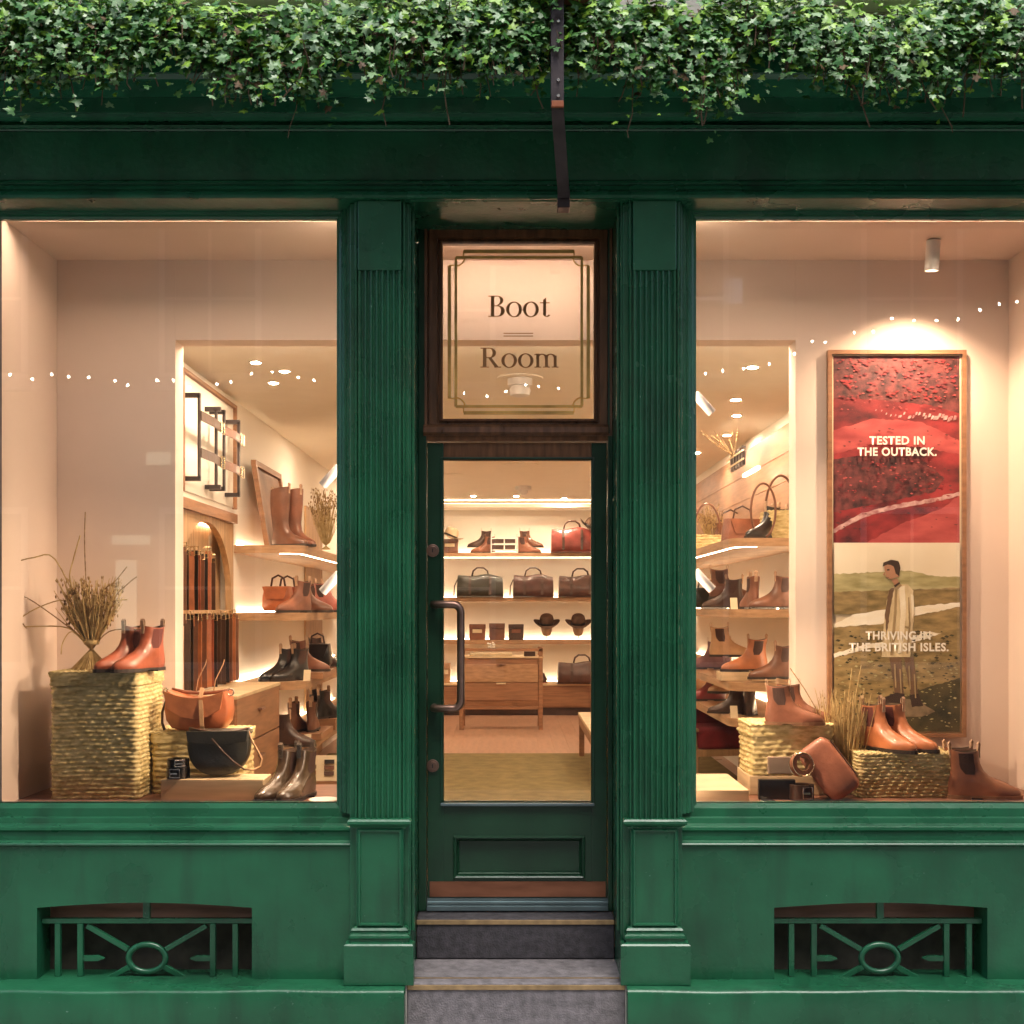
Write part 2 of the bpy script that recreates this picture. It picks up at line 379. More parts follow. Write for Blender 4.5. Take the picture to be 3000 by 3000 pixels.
for (a, b) in ((XL, -.417), (.447, XR)):
    m = MB()
    n = 60
    def pz(u, v, a=a, b=b):
        x = a + (b - a)*u; prof = [(-.245, 0.0), (-.249, 0.12), (-.25, 0.228), (-.246, 0.238), (-.236, 0.2425), (-.116, 0.2445)]
        y, z = prof[min(5, int(v*5 + .5))]
        wv = 0.0014*math.sin(x*5.1) + 0.001*math.sin(x*13 + 1)
        return (x, y + (wv if z < .2 else wv*1.5), z + (wv if z > .2 and y < -.2 else 0))
    m.grid(n, 6, pz); 
    m.box(a, b, -.243, -.02, 0, .22)
    m.build('plinth', PAINT, SF, smooth=50)
def vent_grille(v, cpx):
    g = bpy.data.objects.new('vent_grille', None); COL.objects.link(g); g.parent = SF
    Y0, Y1 = -.075, -.055
    X = lambda p: wx(p, -.07); Zf = lambda p: wz(p, -.07)
    zt, zb = Zf(2690), Zf(2705)
    MB().box(v[0] + .004, v[1] - .004, Y0, Y1, zb, zt).build('bar', PAINT, g, bevel=.002)
    for dx in (-260, -194, 194, 260):
        c = X(cpx + dx); MB().box(c - .011, c + .011, Y0 - .003, Y1 - .003, ZL, zb).build('bar', PAINT, g, bevel=.002)
    c = X(cpx); MB().box(c - .014, c + .014, Y0 - .002, Y1 - .002, zt, .546).build('bar', PAINT, g, bevel=.002)
    zc = Zf(2808); rx, rz_ = .074, .055
    MB().tube([(c + rx*math.cos(2*PI*i/36), -.066, zc + rz_*math.sin(2*PI*i/36)) for i in range(36)], .0125, 8, closed=True).build('ring', PAINT, g, smooth=180)
    for sx in (-1, 1):
        for (pa, pb) in (((175, 2712), (55, 2782)), ((112, 2866), (50, 2832))):
            a = Vector((X(cpx + sx*pa[0]), -.066, Zf(pa[1]))); b = Vector((X(cpx + sx*pb[0]), -.066, Zf(pb[1])))
            dd = (b - a); t = dd.normalized(); nn = Vector((-t.z, 0, t.x))
            MB().obox((a + b)/2, dd/2, Vector((0, .009, 0)), nn*.010).build('bar', PAINT, g, bevel=.002)
        a = X(cpx + sx*186); b = X(cpx + sx*125); zz = Zf(2808)
        MB().prism([(a, zz - .010), (a, zz + .010), (b - (b - a)*.3, zz + .010), (b, zz), (b - (b - a)*.3, zz - .010)][::sx], -.073, -.057).build('bar', PAINT, g)
vent_grille(vents[0], 430); vent_grille(vents[1], 2578)

# sill mouldings
ps = [(2350,0.0),(2368,-.03),(2392,-.035),(2397,-.055),(2412,-.06),(2420,-.10),(2424,-.108),(2432,-.11),(2438,-.10),(2450,-.101),(2462,-.103),(2467,-.110),(2471,-.126),(2474,-.129),(2478,-.127),(2481,-.116)]
prof = [(.02, wz(2350, 0.0))] + [(y, wz(p, y)) for p, y in ps] + [(.02, wz(2481, -.116))]
for (a, b) in ((XL, -.628), (.662, XR)): MB().sweepx(prof, a, b).build('window_sill', PAINT, SF)
# display windows: frame and pane
GZ0, GZ1 = wz(2352, 0), wz(645, 0)
GXL, GXR = wx(988, 0), wx(2038, 0)
fprof = [(0, .012), (0, -.012), (.008, -.018), (.012, -.032), (.022, -.036), (.028, -.052), (.038, -.060), (.046, -.060), (.052, -.080), (.066, -.083), (.066, .02)]
for (a, b) in ((-2.36, GXL), (GXR, 2.46)):
    dw = bpy.data.objects.new('display_window', None); COL.objects.link(dw); dw.parent = SF
    MB().frame(a, b, GZ0 - .03, GZ1, fprof, closed=False).build('frame', PAINT, dw)
    MB().box(a - .01, b + .01, -.004, .004, GZ0 - .01, GZ1 + .01).build('pane', GLASS, dw)
    MB().box(a - .06, b + .06, -.084, .02, GZ1 + .067, zarch0 + .001).build('head_board', PAINT, dw)
# pilasters
def pilaster(cx, wdt=.200):
    p = bpy.data.objects.new('pilaster', None); COL.objects.link(p); p.parent = SF
    x0, x1 = cx - wdt/2, cx + wdt/2
    MB().box(x0 - .022, x1 + .014, -.13, .06, .25, zarch0).build('core', PAINT, p, bevel=.004)
    zs0, zs1 = wz(2402, -.165), wz(792, -.165)
    # fluted shaft profile
    pr = [(x0, -.131), (x0, -.150), (x0 + .004, -.158), (x0 + .009, -.158), (x0 + .012, -.148), (x0 + .016, -.148), (x0 + .017, -.165)]
    n = 7; a = x0 + .022; b = x1 - .022; stp = (b - a)/n
    for k in range(n):
        s = a + k*stp
        pr.append((s, -.165))
        for i in range(7):
            an = PI*i/6; pr.append((s + stp*.5 - stp*.36*math.cos(an), -.164 + .011*math.sin(an)))
    pr += [(b, -.165), (x1 - .017, -.165), (x1 - .016, -.148), (x1 - .012, -.148), (x1 - .009, -.158), (x1 - .004, -.158), (x1, -.150), (x1, -.131)]
    MB().sweepz(pr, zs0, zs1).build('fluted_shaft', PAINT, p)
    MB().box(x0 + .014, x1 - .014, -.168, -.131, zs1, zarch0 - .001).build('upper_block', PAINT, p, bevel=.004)
    for xx in (x0, x1 - .011): MB().box(xx, xx + .011, -.155, -.131, zs1, zarch0 - .001).build('edge_bead', PAINT, p, bevel=.003)
    # pedestal
    def ring(prf, nm):
        m = MB(); q = [(-.0, z) for d_, z in prf]
        vs = []
        for d_, z in prf: vs += [(x0 - .004 - d_, -.135, z), (x0 - .004 - d_, -.165 - d_, z), (x1 + .004 + d_, -.165 - d_, z), (x1 + .004 + d_, -.135, z)]
        fs = []
        for i in range(len(prf) - 1):
            for k in range(3): fs.append((4*i + k, 4*i + k + 1, 4*i + 5 + k, 4*i + 4 + k))
        fs += [(0, 1, 2, 3), tuple(4*(len(prf) - 1) + k for k in (3, 2, 1, 0))]
        m.add(vs, fs).build(nm, PAINT, p)
    zc = wz(2402, -.19)
    ring([(-.028, zc + .012), (-.016, zc + .010), (-.014, zc + .001), (.014, zc - .001), (.021, zc - .008), (.021, zc - .018), (.012, zc - .026), (0, zc - .034), (-.002, zc - .040)], 'cap_moulding')
    zt = zc - .040; zbm = wz(2722, -.18)
    MB().box(x0 + .006, x1 - .006, -.160, -.131, zbm, zt).build('pedestal', PAINT, p, bevel=.003)
    MB().frame(x0 + .026, x1 - .024, zbm + .02, zt - .012, [(0, -.1602), (.002, -.169), (.008, -.171), (.012, -.166), (.016, -.1602)]).build('panel_bead', PAINT, p)
    zp = wz(2768, -.2)
    ring([(-.004, zbm + .004), (.002, zbm), (.008, zbm - .008), (.004, zbm - .016), (.006, zbm - .022), (.014, zbm - .028), (.016, zbm - .036), (.010, zbm - .044), (.010, zp + .002), (.026, zp), (.032, zp - .006), (.032, ZL + .003)], 'base_block')
pilaster(wx(1112, -.165)); pilaster(wx(1918, -.165)); pilaster(-2.62); pilaster(2.74)
# door recess: reveals, soffit
for x, s in ((DL, -1), (DR, 1)):
    MB().box(x, x + s*.02, -.12, .30, .42, 3.335).build('reveal', PAINT, SF, bevel=.003)
    MB().box(x, x + s*.02, -.12, .125, .0, .419).build('reveal', PAINT, SF)
    MB().box(x - s*.0, x - s*.012, -.09, -.06, .43, 3.33).build('reveal_bead', PAINT, SF, bevel=.003)
MB().box(DL - .02, DR + .02, -.17, -.10, 3.335, zarch0 + .0005).build('recess_lintel', PAINT, SF, bevel=.003)
MB().box(DL, DR, -.16, -.145, 3.318, 3.3345).build('recess_bead', PAINT, SF, bevel=.003)

# door
DY = .25
dX = lambda p: wx(p, DY)
dZ = lambda p: wz(p, DY)
door = bpy.data.objects.new('door', None); COL.objects.link(door); door.parent = SF
door['label'] = 'dark green glazed shop door with tall pane and long pull handle'
x0, x1 = dX(1252), dX(1778); zt, zb = dZ(1297), dZ(2668) + .006
gx0, gx1, gz0, gz1 = dX(1299), dX(1733), dZ(2350), dZ(1347)
MB().box(x0, gx0, DY, DY + .05, zb, zt).build('stile', PAINTD, door, bevel=.003)
MB().box(gx1, x1, DY, DY + .05, zb, zt).build('stile', PAINTD, door, bevel=.003)
MB().box(gx0, gx1, DY + .001, DY + .05, gz1, zt - .0005).build('top_rail', REFLBROWN, door, bevel=.003)
px0, px1, pz0, pz1 = dX(1345), dX(1697), dZ(2558), dZ(2466)
m = MB(); m.box(gx0, gx1, DY + .001, DY + .05, pz1 + .018, gz0); m.box(gx0, px0 - .018, DY + .001, DY + .05, pz0 - .018, pz1 + .018)
m.box(px1 + .018, gx1, DY + .001, DY + .05, pz0 - .018, pz1 + .018); m.box(gx0, gx1, DY + .001, DY + .05, zb, pz0 - .018)
m.build('bottom_rail', PAINTD, door)
MB().frame(px0, px1, pz0, pz1, [(0, DY + .028), (0, DY + .016), (.005, DY + .010), (.010, DY + .012), (.012, DY - .004), (.018, DY - .008), (.024, DY - .006), (.026, DY + .002)]).build('panel_moulding', PAINTD, door)
MB().box(px0 - .01, px1 + .01, DY + .026, DY + .045, pz0 - .01, pz1 + .01).build('panel', PAINTD, door)
MB().frame(gx0, gx1, gz0, gz1, [(0, DY + .03), (0, DY + .004), (.004, DY - .004), (.009, DY - .006), (.012, DY + .0005)]).build('glazing_bead', PAINTD, door)
MB().box(gx0 - .012, gx1 + .012, DY - .022, DY, gz0 - .014, gz0 - .002).build('pane_sill', STRIP, door, bevel=.003)
MB().box(gx0 - .002, gx1 + .002, DY + .018, DY + .024, gz0 - .002, gz1 + .002).build('pane', GLASS, door)
MB().box(dX(1259), dX(1774), DY - .004, DY - .0005, dZ(2627), dZ(2582)).build('kick_plate', KICK, door)
zz = dZ(2630)
MB().sweepx([(DY, zz), (DY - .010, zz - .001), (DY - .012, zz - .012), (DY - .020, zz - .014), (DY - .021, zz - .024), (DY - .015, zz - .026), (DY - .030, zz - .030), (DY - .032, zz - .048), (DY, zz - .049)],
            dX(1252), dX(1780)).build('weather_bar', STRIP, door)
hx0, hx1, hz0, hz1 = dX(1272), dX(1352), dZ(2072), dZ(1771)
hp = [(hx0, DY, hz1), (hx0, DY - .05, hz1)]
r_ = .035
hp += [(hx0 + .012, DY - .062, hz1)]
hp += [(hx1 - r_ + r_*math.sin(PI/2*i/6), DY - .062, hz1 - r_ + r_*math.cos(PI/2*i/6)) for i in range(7)]
hp += [(hx1 - r_ + r_*math.cos(PI/2*i/6), DY - .062, hz0 + r_ - r_*math.sin(PI/2*i/6)) for i in range(7)]
hp += [(hx0 + .012, DY - .062, hz0), (hx0, DY - .05, hz0), (hx0, DY, hz0)]
MB().tube(hp, .0165, 12).build('pull_handle', BRASS, door, smooth=60)
for py in (1613, 2243):
    c = (dX(1268), dZ(py)); lk = MB()
    n = 24
    for (r0, ya, yb) in ((.027, DY - .008, DY), (.019, DY - .014, DY - .008)):
        lk.prism([(c[0] + r0*math.cos(2*PI*i/n), c[1] + r0*math.sin(2*PI*i/n)) for i in range(n)], ya, yb)
    o = lk.build('lock', BRASS, door, bevel=.002)
    MB().box(c[0] - .002, c[0] + .002, DY - .0155, DY - .0142, c[1] - .008, c[1] + .008).build('keyhole', IRON, o)
# door frame and transom
MB().box(DL + .001, x0 - .003, DY - .02, DY + .08, .425, 3.333).build('door_jamb', PAINTD, SF, bevel=.003)
MB().box(x1 + .003, DR - .001, DY - .02, DY + .08, .425, 3.333).build('door_jamb', PAINTD, SF, bevel=.003)
tw = bpy.data.objects.new('transom_window', None); COL.objects.link(tw); tw.parent = SF
tx0, tx1, tz0, tz1 = dX(1297), dX(1740), dZ(1227), dZ(714)
MB().frame(tx0, tx1, tz0, tz1, [(0, DY + .03), (0, DY), (.006, DY - .006), (.010, DY - .006), (.014, DY + .006), (.020, DY + .006), (.024, DY - .012), (.056, DY - .014), (.058, DY + .002), (.064, DY + .002), (.066, DY - .022), (.076, DY - .024), (.080, DY + .03)]).build('frame', REFLBROWN, tw)
MB().sweepx([(DY + .06, dZ(1246)), (DY - .020, dZ(1246)), (DY - .034, dZ(1254)), (DY - .038, dZ(1270)), (DY - .026, dZ(1277)), (DY - .018, dZ(1280)), (DY - .016, dZ(1293)), (DY + .06, dZ(1294))], DL + .024, DR - .020).build('transom_bar', REFLBROWN, SF)
MB().box(tx0 - .002, tx1 + .002, DY + .014, DY + .020, tz0 - .002, tz1 + .002).build('pane', GLASS, tw)
MB().box(DL, DR, DY - .01, DY + .08, tz1 + .081, 3.334).build('transom_head', PAINTD, SF)
TY = DY + .0135
def rib2(pts, wd, nm, m_, y=TY):
    mb = MB(); n = len(pts); vs = []
    for i, p in enumerate(pts):
        a = Vector(pts[max(0, i - 1)]); b = Vector(pts[min(n - 1, i + 1)])
        t = (b - a).normalized(); nn = Vector((-t.y, t.x)) * wd/2
        c = 1.0
        if 0 < i < n - 1:
            t1 = (Vector(p) - a).normalized(); c = max(.5, abs(t.dot(t1)))
        vs += [(p[0] + nn.x/c, y - .0012, p[1] + nn.y/c), (p[0] - nn.x/c, y - .0012, p[1] - nn.y/c), (p[0] - nn.x/c, y, p[1] - nn.y/c), (p[0] + nn.x/c, y, p[1] + nn.y/c)]
    fs = []
    for i in range(n - 1):
        a = 4*i
        for k in range(4): fs.append((a + k, a + (k + 1) % 4, a + 4 + (k + 1) % 4, a + 4 + k))
    mb.add(vs, fs).build(nm, m_, tw)
def P(px, py): return (dX(px), dZ(py))
oL, oR, oT, oB = 1316, 1724, 734, 1208; iL, iR, iT, iB = 1335, 1705, 752, 1190; nt_ = 42
# outer border: straight runs with stepped corners; inner border: runs with scooped corners
rib2([P(oL, oT + nt_), P(oL, oB - nt_)], .015, 'gilt_line', GOLD); rib2([P(oR, oT + nt_), P(oR, oB - nt_)], .015, 'gilt_line', GOLD)
rib2([P(oL + nt_, oT), P(oR - nt_, oT)], .015, 'gilt_line', GOLD); rib2([P(oL + nt_, oB), P(oR - nt_, oB)], .015, 'gilt_line', GOLD)
rib2([P(iL, iT), P(iL, iB)], .012, 'gilt_line', GOLD, TY - .002); rib2([P(iR, iT), P(iR, iB)], .012, 'gilt_line', GOLD, TY - .002)
rib2([P(iL, iT), P(iR, iT)], .012, 'gilt_line', GOLD, TY - .004); rib2([P(iL, iB), P(iR, iB)], .012, 'gilt_line', GOLD, TY - .004)
for cx, sx in ((oL, 1), (oR, -1)):
    for cy, sy in ((oT, 1), (oB, -1)):
        rib2([P(cx, cy + sy*nt_), P(cx + sx*20, cy + sy*nt_)], .005, 'gilt_line', GOLD, TY - .006)
        rib2([P(cx + sx*nt_, cy), P(cx + sx*nt_, cy + sy*20)], .005, 'gilt_line', GOLD, TY - .006)
        q = [P(cx + sx*(18 + 28*math.cos(PI/2*i/8)), cy + sy*(16 + 28*math.sin(PI/2*i/8))) for i in range(9)]
        rib2(q, .006, 'gilt_line', GOLD, TY - .006)
# serif lettering
def glyph(ch):
    G = []   # list of polygons, unit cap height
    def bx(a, b, c, e): G.append([(a, c), (b, c), (b, e), (a, e)])
    def ringp(cx, cz, ro, zo, ri, zi, a0=0, a1=2*PI, n=28):
        o = ell(cx, cz, ro, zo, a0, a1, n); i = ell(cx, cz, ri, zi, a0, a1, n)
        for k in range(n): G.append([o[k], o[k + 1], i[k + 1], i[k]])
    if ch == 'o':
        ringp(.37, .35, .36, .37, .215, .325); return G, .76
    if ch == 'B':
        bx(.12, .28, .04, .96); bx(0, .42, 0, .045); bx(0, .42, .955, 1.0); bx(.28, .42, .50, .545)
        ringp(.42, .773, .27, .227, .12, .185, -PI/2, PI/2, 14); ringp(.42, .2725, .33, .2725, .16, .227, -PI/2, PI/2, 14); return G, .80
    if ch == 'R':
        bx(.12, .28, .04, .96); bx(0, .40, 0, .045); bx(0, .44, .955, 1.0); bx(.28, .44, .48, .525)
        ringp(.44, .74, .28, .26, .12, .215, -PI/2, PI/2, 14)
        G.append([(.36, .49), (.52, .49), (.84, .03), (.66, .03)]); bx(.64, .96, 0, .045); return G, .96
    if ch == 't':
        bx(.16, .30, .10, .80); bx(.02, .46, .64, .69); G.append([(.16, .80), (.30, .92), (.30, .80)])
        ringp(.33, .14, .17, .15, .05, .10, PI, 2*PI - .35, 12); return G, .54
    if ch == 'm':
        for k in range(3):
            s = .10 + .40*k
            bx(s, s + .135, .04, .60 if k else .70); bx(s - .09, s + .225, 0, .045)
            if k < 2: ringp(s + .26, .46, .275, .24, .14, .19, 0, PI, 14)
        G.append([(.0, .62), (.10, .64), (.235, .70), (.02, .68)]); return G, 1.13
def word(text, px_l, px_r, py_base, cap_px):
    gl = [glyph(c) for c in text]; tot = sum(g[1] for g in gl)
    xl, xr = dX(px_l), dX(px_r); k = (xr - xl)/tot; h = cap_px*5.0/F; zb_ = dZ(py_base); x = xl
    for c, (polys, adv) in zip(text, gl):
        mb = MB()
        for i, po in enumerate(polys):
            mb.prism([(x + a*k, zb_ + b*h) for a, b in po], TY - .0012 - .00003*(i % 5), TY)
        mb.build('letter', GILT, tw); x += adv*k
word('Boot', 1430, 1616, 926, 62); word('Room', 1407, 1637, 1075, 58)
for py in (974, 982): MB().box(dX(1475), dX(1562), TY - .001, TY, dZ(py + 2), dZ(py - 1)).build('gilt_rule', GILT, tw)

# steps
def step(label, x0, x1, y0, y1, z0, z1, m_, nos):
    s = thing('stone_step', label, 'step', ((x0 + x1)/2, y0, z0)); cx = (x0 + x1)/2
    h = z1 - z0
    MB().box(x0 - cx, x1 - cx, 0, y1 - y0, 0, h).build('block', m_, s, bevel=.006)
    MB().box(x0 - cx + .001, x1 - cx - .001, -.006, -.0005, h - .026, h - .006).build('nosing', NOSING, s, bevel=.002)
    if nos: MB().box(x0 - cx + .01, x1 - cx - .01, .055, .062, h + .0002, h + .003).build('inlay_strip', NOSING, s)
step('lower grey slate doorstep with brass nosing, at pavement level', -.4116, .4440, -.18, .135, 0, .25, SLATE2, True)
step('upper dark slate doorstep with brass nosing, right under the door', DL + .001, DR - .001, .13, .75, .2505, .4216, SLATE, False)

for sx, lb in ((-.4142, 'left'), (.4455, 'right')):
    tag(MB().box(sx - .0022, sx + .0022, -.186, -.02, .0, .2515).build('mortar_joint', STONE), 'pale mortar line along the %s end of the lower step' % lb, 'mortar')
# iron bracket
br = thing('sign_bracket', 'black iron sign bracket standing out in front of the ivy over the door', 'bracket', (0.16, -.12, 3.35))
bx_ = lambda x, y, z: (x - .16, y + .12, z - 3.35)
yb = -.56
za, zm, ze = wz(-40, yb), wz(320, yb), wz(575, -.20)
xa, xm, xe = wx(1632, yb), wx(1633, yb), wx(1652, -.20)
MB().obox(bx_((xa + xm)/2, yb, (za + zm)/2), ((xm - xa)/2 + .023, 0, 0), (0, .012, 0), (0, 0, (za - zm)/2)).build('upright', IRON, br, bevel=.003)
a = Vector(bx_(xm, yb + .006, zm + .01)); b = Vector(bx_(xe, -.20, ze)); t = (b - a).normalized(); nn = t.cross(Vector((1, 0, 0))).normalized()
MB().obox((a + b)/2, Vector((.023, 0, 0)), nn*.009, (b - a)/2).build('brace', IRON, br, bevel=.002)
MB().obox(bx_(xm, yb - .014, zm + .012), (.022, 0, 0), (0, .006, 0), (0, 0, .012)).build('clamp', RUSTY, br, bevel=.003)
MB().obox(bx_(xa + .005, yb + .1, wz(-14, yb)), (.11, 0, 0), (0, .16, 0), (0, 0, .006)).build('cross_plate', L_BROWN, br)
MB().obox(bx_(xe, -.157, ze - .005), (.024, 0, 0), (0, .035, 0), (0, 0, .035)).build('wall_plate', IRON, br, bevel=.003)
for py in (68, 240, 286):
    MB().lathe([(.006, 0), (.006, .006), (.003, .009)], 10).build('bolt', STEEL, br).matrix_local = Matrix.Translation(bx_(xa + .004, yb - .0125, wz(py, yb))) @ Matrix.Rotation(PI/2, 4, 'X')

# ------------------------------------------------------------------ interior shell
FZ, CZ, DZc, PZ = .4216, 3.02, 3.312, .91       # shop floor, shop ceiling, display ceiling, display platform
LX, RX, BY = -1.74, 1.84, 9.75                 # left wall, right wall, back wall
YB0, YB1 = .60, .73                            # partition behind the display windows
OL, OR = -1.543, 1.300                         # opening in the partition
struct(MB().box(-2.6, 2.8, .7505, 10.2, .30, FZ).build('shop_floor', FLOORW))
struct(MB().box(DL - .3, DR + .35, .305, .752, .25, FZ - .0015).build('lobby_floor', FLOORW))
struct(MB().box(-2.6, 2.8, YB1, 10.2, CZ, CZ + .1).build('shop_ceiling', CEIL))
m = MB(); m.box(-2.5, DL - .0205, .060, YB1 + .05, DZc, DZc + .0225); m.box(DR + .0205, 2.6, .060, YB1 + .05, DZc, DZc + .0225); m.box(DL - .0204, DR + .0204, .3305, YB1 + .05, DZc, DZc + .0225)
struct(m.build('display_ceiling', PLASTER))
struct(MB().box(-2.6, 2.8, BY, BY + .1, .3, 3.1).build('back_wall', CREAM))
m = MB(); m.box(LX - .1, LX, 2.52, BY - .001, FZ, CZ); struct(m.build('left_wall', CREAM))
m = MB(); m.box(LX - .1, LX, YB1 + .001, 2.519, 2.30, CZ); m.box(LX - .1, LX, YB1 + .001, 1.28, FZ, 2.299); m.box(LX - .1, LX, 1.281, 2.519, FZ, 1.24)
struct(m.build('niche_wall', CREAM))
struct(MB().box(RX, RX + .1, YB1 + .001, BY - .001, FZ, CZ).build('right_wall', CREAM))
m = MB(); m.box(-2.6, OL, YB0, YB1, .3, DZc); m.box(OR, 2.8, YB0, YB1, .3, DZc); m.box(OL + .0005, OR - .0005, YB0, YB1, 2.946, DZc)
struct(m.build('partition_wall', PLASTER))
LSX, RSX = -2.085, 2.275
for (a, b, nm) in ((-2.75, LSX - .101, 'left'), (RSX + .101, 2.95, 'right')):
    struct(MB().box(a, b, .0205, YB0 - .002, .05, DZc - .002).build('end_wall_' + nm, PLASTER))
struct(MB().box(-2.75, -2.601, YB0, 10.2, 0, 3.3).build('party_wall_left', CREAM)); struct(MB().box(2.801, 2.95, YB0, 10.2, 0, 3.3).build('party_wall_right', CREAM))
struct(MB().box(-2.75, 2.95, YB1 + .051, 10.2, 3.121, 3.3).build('shop_roof', CREAM))
struct(MB().box(LSX - .1, LSX, .02, YB0 - .001, .5, DZc - .001).build('display_wall_left', PLASTER))
struct(MB().box(RSX, RSX + .1, .02, YB0 - .001, .5, DZc - .001).build('display_wall_right', PLASTER))
struct(MB().box(LSX + .001, -.62, .0205, YB0 - .001, .45, PZ).build('display_floor_left', DPLAT, bevel=.003))
struct(MB().box(.66, RSX - .001, .0205, YB0 - .001, .45, PZ).build('display_floor_right', DPLAT, bevel=.003))
struct(MB().box(LX + .02, RX - .02, BY - .42, BY - .005, 2.93, 2.975).build('cove_shelf', CEIL))
# cove light
def strip(name, label, x0, x1, y0, y1, z0, z1, m_=LED):
    return tag(MB().box(x0, x1, y0, y1, z0, z1).build(name, m_), label, 'led strip', 'concealed shelf lights')
strip('led_strip', 'glowing cove light along the ceiling above the back shelves', LX + .1, RX - .1, BY - .38, BY - .34, 2.9755, 2.981, LEDB)
sfl = bpy.data.objects['shop_floor']
bw = MB().box(0, .1385, 0, 4.5, 0, .004).mesh('board', FLOORW)
for k in range(25): obj('board', bw, sfl, loc=(LX + .02 + .1405*k, 5.2, FZ + .0002))
rug = tag(MB().box(-1.62, 1.72, 1.15, 5.55, FZ + .0005, FZ + .014).build('rug', RUG, bevel=.005), 'wide mustard rug covering the shop floor behind the door', 'rug')
# upper timber panel on the right wall
for k in range(5):
    pass
wp = thing('timber_wall_panel', 'brown timber panelling along the upper right wall of the shop', 'panelling', (RX, 2.2, 2.2))
for k in range(4): MB().box(-.022, -.002, .0, 6.6, -.02 + .19*k, .166 + .19*k).build('board', OAKX, wp, bevel=.002)

# ------------------------------------------------------------------ lamps
def downlight(x, Z, label, z=CZ, r=.024):
    if x < -1.2: r = .019
    t_ = thing('downlight', label, 'downlight', (x, Z - EY, z), group='recessed ceiling downlights')
    MB().lathe([(r + .004, -.002), (r + .016, -.004), (r + .016, -.0005), (r + .004, -.0005)], 20).build('trim_ring', LWHITE, t_)
    MB().lathe([(r, -.0045), (r, -.0042)], 20).build('lens', LAMP, t_)
dl = [(-1.36, 6.19, 'leftmost recessed ceiling light, above the belt wall'), (-1.25, 6.42, 'largest bright downlight seen in the left window, beside the belt wall'),
      (-1.38, 6.75, 'small downlight below the other two seen in the left window'),
      (1.30, 6.31, 'topmost ceiling downlight seen through the right window'), (1.40, 7.3, 'second ceiling downlight from the top in the right window'),
      (1.52, 7.9, 'third ceiling downlight from the top in the right window'), (1.62, 8.8, 'ceiling downlight above the twigs in the right window'), (1.55, 9.8, 'lowest downlight at the left edge of the right window'),
      (-.45, 13.6, 'left of two small downlights above the back shelves in the door'), (.05, 13.6, 'right of two small downlights above the back shelves in the door'),
      (.62, 13.9, 'small downlight low on the ceiling at the right, seen in the door'),
      (.75, 5.9, 'ceiling downlight just inside the shop behind the right pilaster'), (-.75, 5.9, 'ceiling downlight just inside the shop behind the left pilaster'), (-.64, 8.4, 'ceiling downlight over the rug, left'), (.66, 8.4, 'ceiling downlight over the rug, right'), (-1.2, 9.0, 'ceiling downlight over the left shelves'),
      (-.95, 11.0, 'ceiling downlight over the shop floor, left'), (.95, 11.0, 'ceiling downlight over the shop floor, right'), (-1.2, 11.6, 'ceiling downlight far along the left shelves'), (1.3, 11.8, 'ceiling downlight far along the right shelves')]
for x, Z, lb in dl: downlight(x, Z, lb)
tag(MB().box(OL + .05, OR - .05, YB1 + .002, YB1 + .03, 2.955, 2.962).build('led_strip', mat('added_ceiling_led', (1, .9, .75), emit=((1.0, .76, .54), 50.0))), 'added unseen light strip behind the lintel brightening the shop ceiling', 'led strip')  # extra strip added out of sight to brighten the ceiling
# ceiling fittings
cs = thing('ceiling_sensor', 'round white sensor hanging under the shop ceiling behind the Room lettering', 'ceiling fitting', (.045, 1.85, CZ))
MB().lathe([(.13, -.008), (.13, -.0005)], 24).build('rose', CEIL, cs)
MB().lathe([(.02, -.11), (.055, -.10), (.062, -.07), (.05, -.05), (.07, -.045), (.07, -.0085)], 24).build('body', LWHITE, cs, smooth=50)
for x, Z, r_, lb in ((.08, 10.6, .16, 'round ceiling speaker in the middle of the shop ceiling'), (-.62, 11.4, .14, 'round ceiling speaker at the left of the shop ceiling')):
    t_ = thing('ceiling_speaker', lb, 'speaker', (x, Z - EY, CZ)); MB().lathe([(r_*.9, -.012), (r_, -.006), (r_, -.0005)], 28).build('grille', CEIL, t_, smooth=40)
t_ = thing('smoke_detector', 'small white smoke detector on the shop ceiling above the back shelves', 'detector', (.12, 12.5 - EY, CZ))
MB().lathe([(.03, -.09), (.05, -.07), (.05, -.045), (.085, -.04), (.085, -.0005)], 20).build('housing', LWHITE, t_, smooth=40)
# display spot lights: can lamp with a real spot in it
def spot(label, loc, aim, power, L=.15, r=.036, cone=95, name='spotlight', stem=None):
    t_ = thing(name, label, 'spotlight', loc)
    dv = (Vector(aim) - Vector(loc)).normalized()
    q = dv.to_track_quat('-Z', 'Y').to_matrix().to_4x4()
    c = MB().lathe([(r*.8, -L + .012), (r*.86, -L), (r, -L), (r, -.004), (r*.85, 0)], 20).build('can', LWHITE, t_, smooth=40); c.matrix_local = q
    l = MB().lathe([(r*.8, -L + .0115), (r*.8, -L + .0105)], 16).build('lens', mat('spot_lens', (1, .9, .75), emit=((1, .7, .45), 12)), t_); l.matrix_local = q
    if stem: MB().tube([(0, 0, 0), stem], .008, 8).build('stem', LWHITE, t_)
    ld = bpy.data.lights.new('spot', 'SPOT'); ld.energy = power; ld.color = WARM; ld.spot_size = rad(cone); ld.spot_blend = .9; ld.shadow_soft_size = r*.8
    lo = bpy.data.objects.new('spot_beam', ld); COL.objects.link(lo); lo.parent = t_; lo.matrix_local = q @ Matrix.Translation((0, 0, -L - .012))
    return t_
spot('white cylinder spotlight hanging from the ceiling of the right display', (wx(2735, .30), .30, 3.20+.11), (wx(2690, .30), .56, .95), 54, L=.13, r=.030, cone=125)
LEDADD = mat('added_head_led', (1, 0.9, 0.75), emit=((1.0, 0.70, 0.50), 42.0))  # window head and lobby strips, added out of view to light the displays
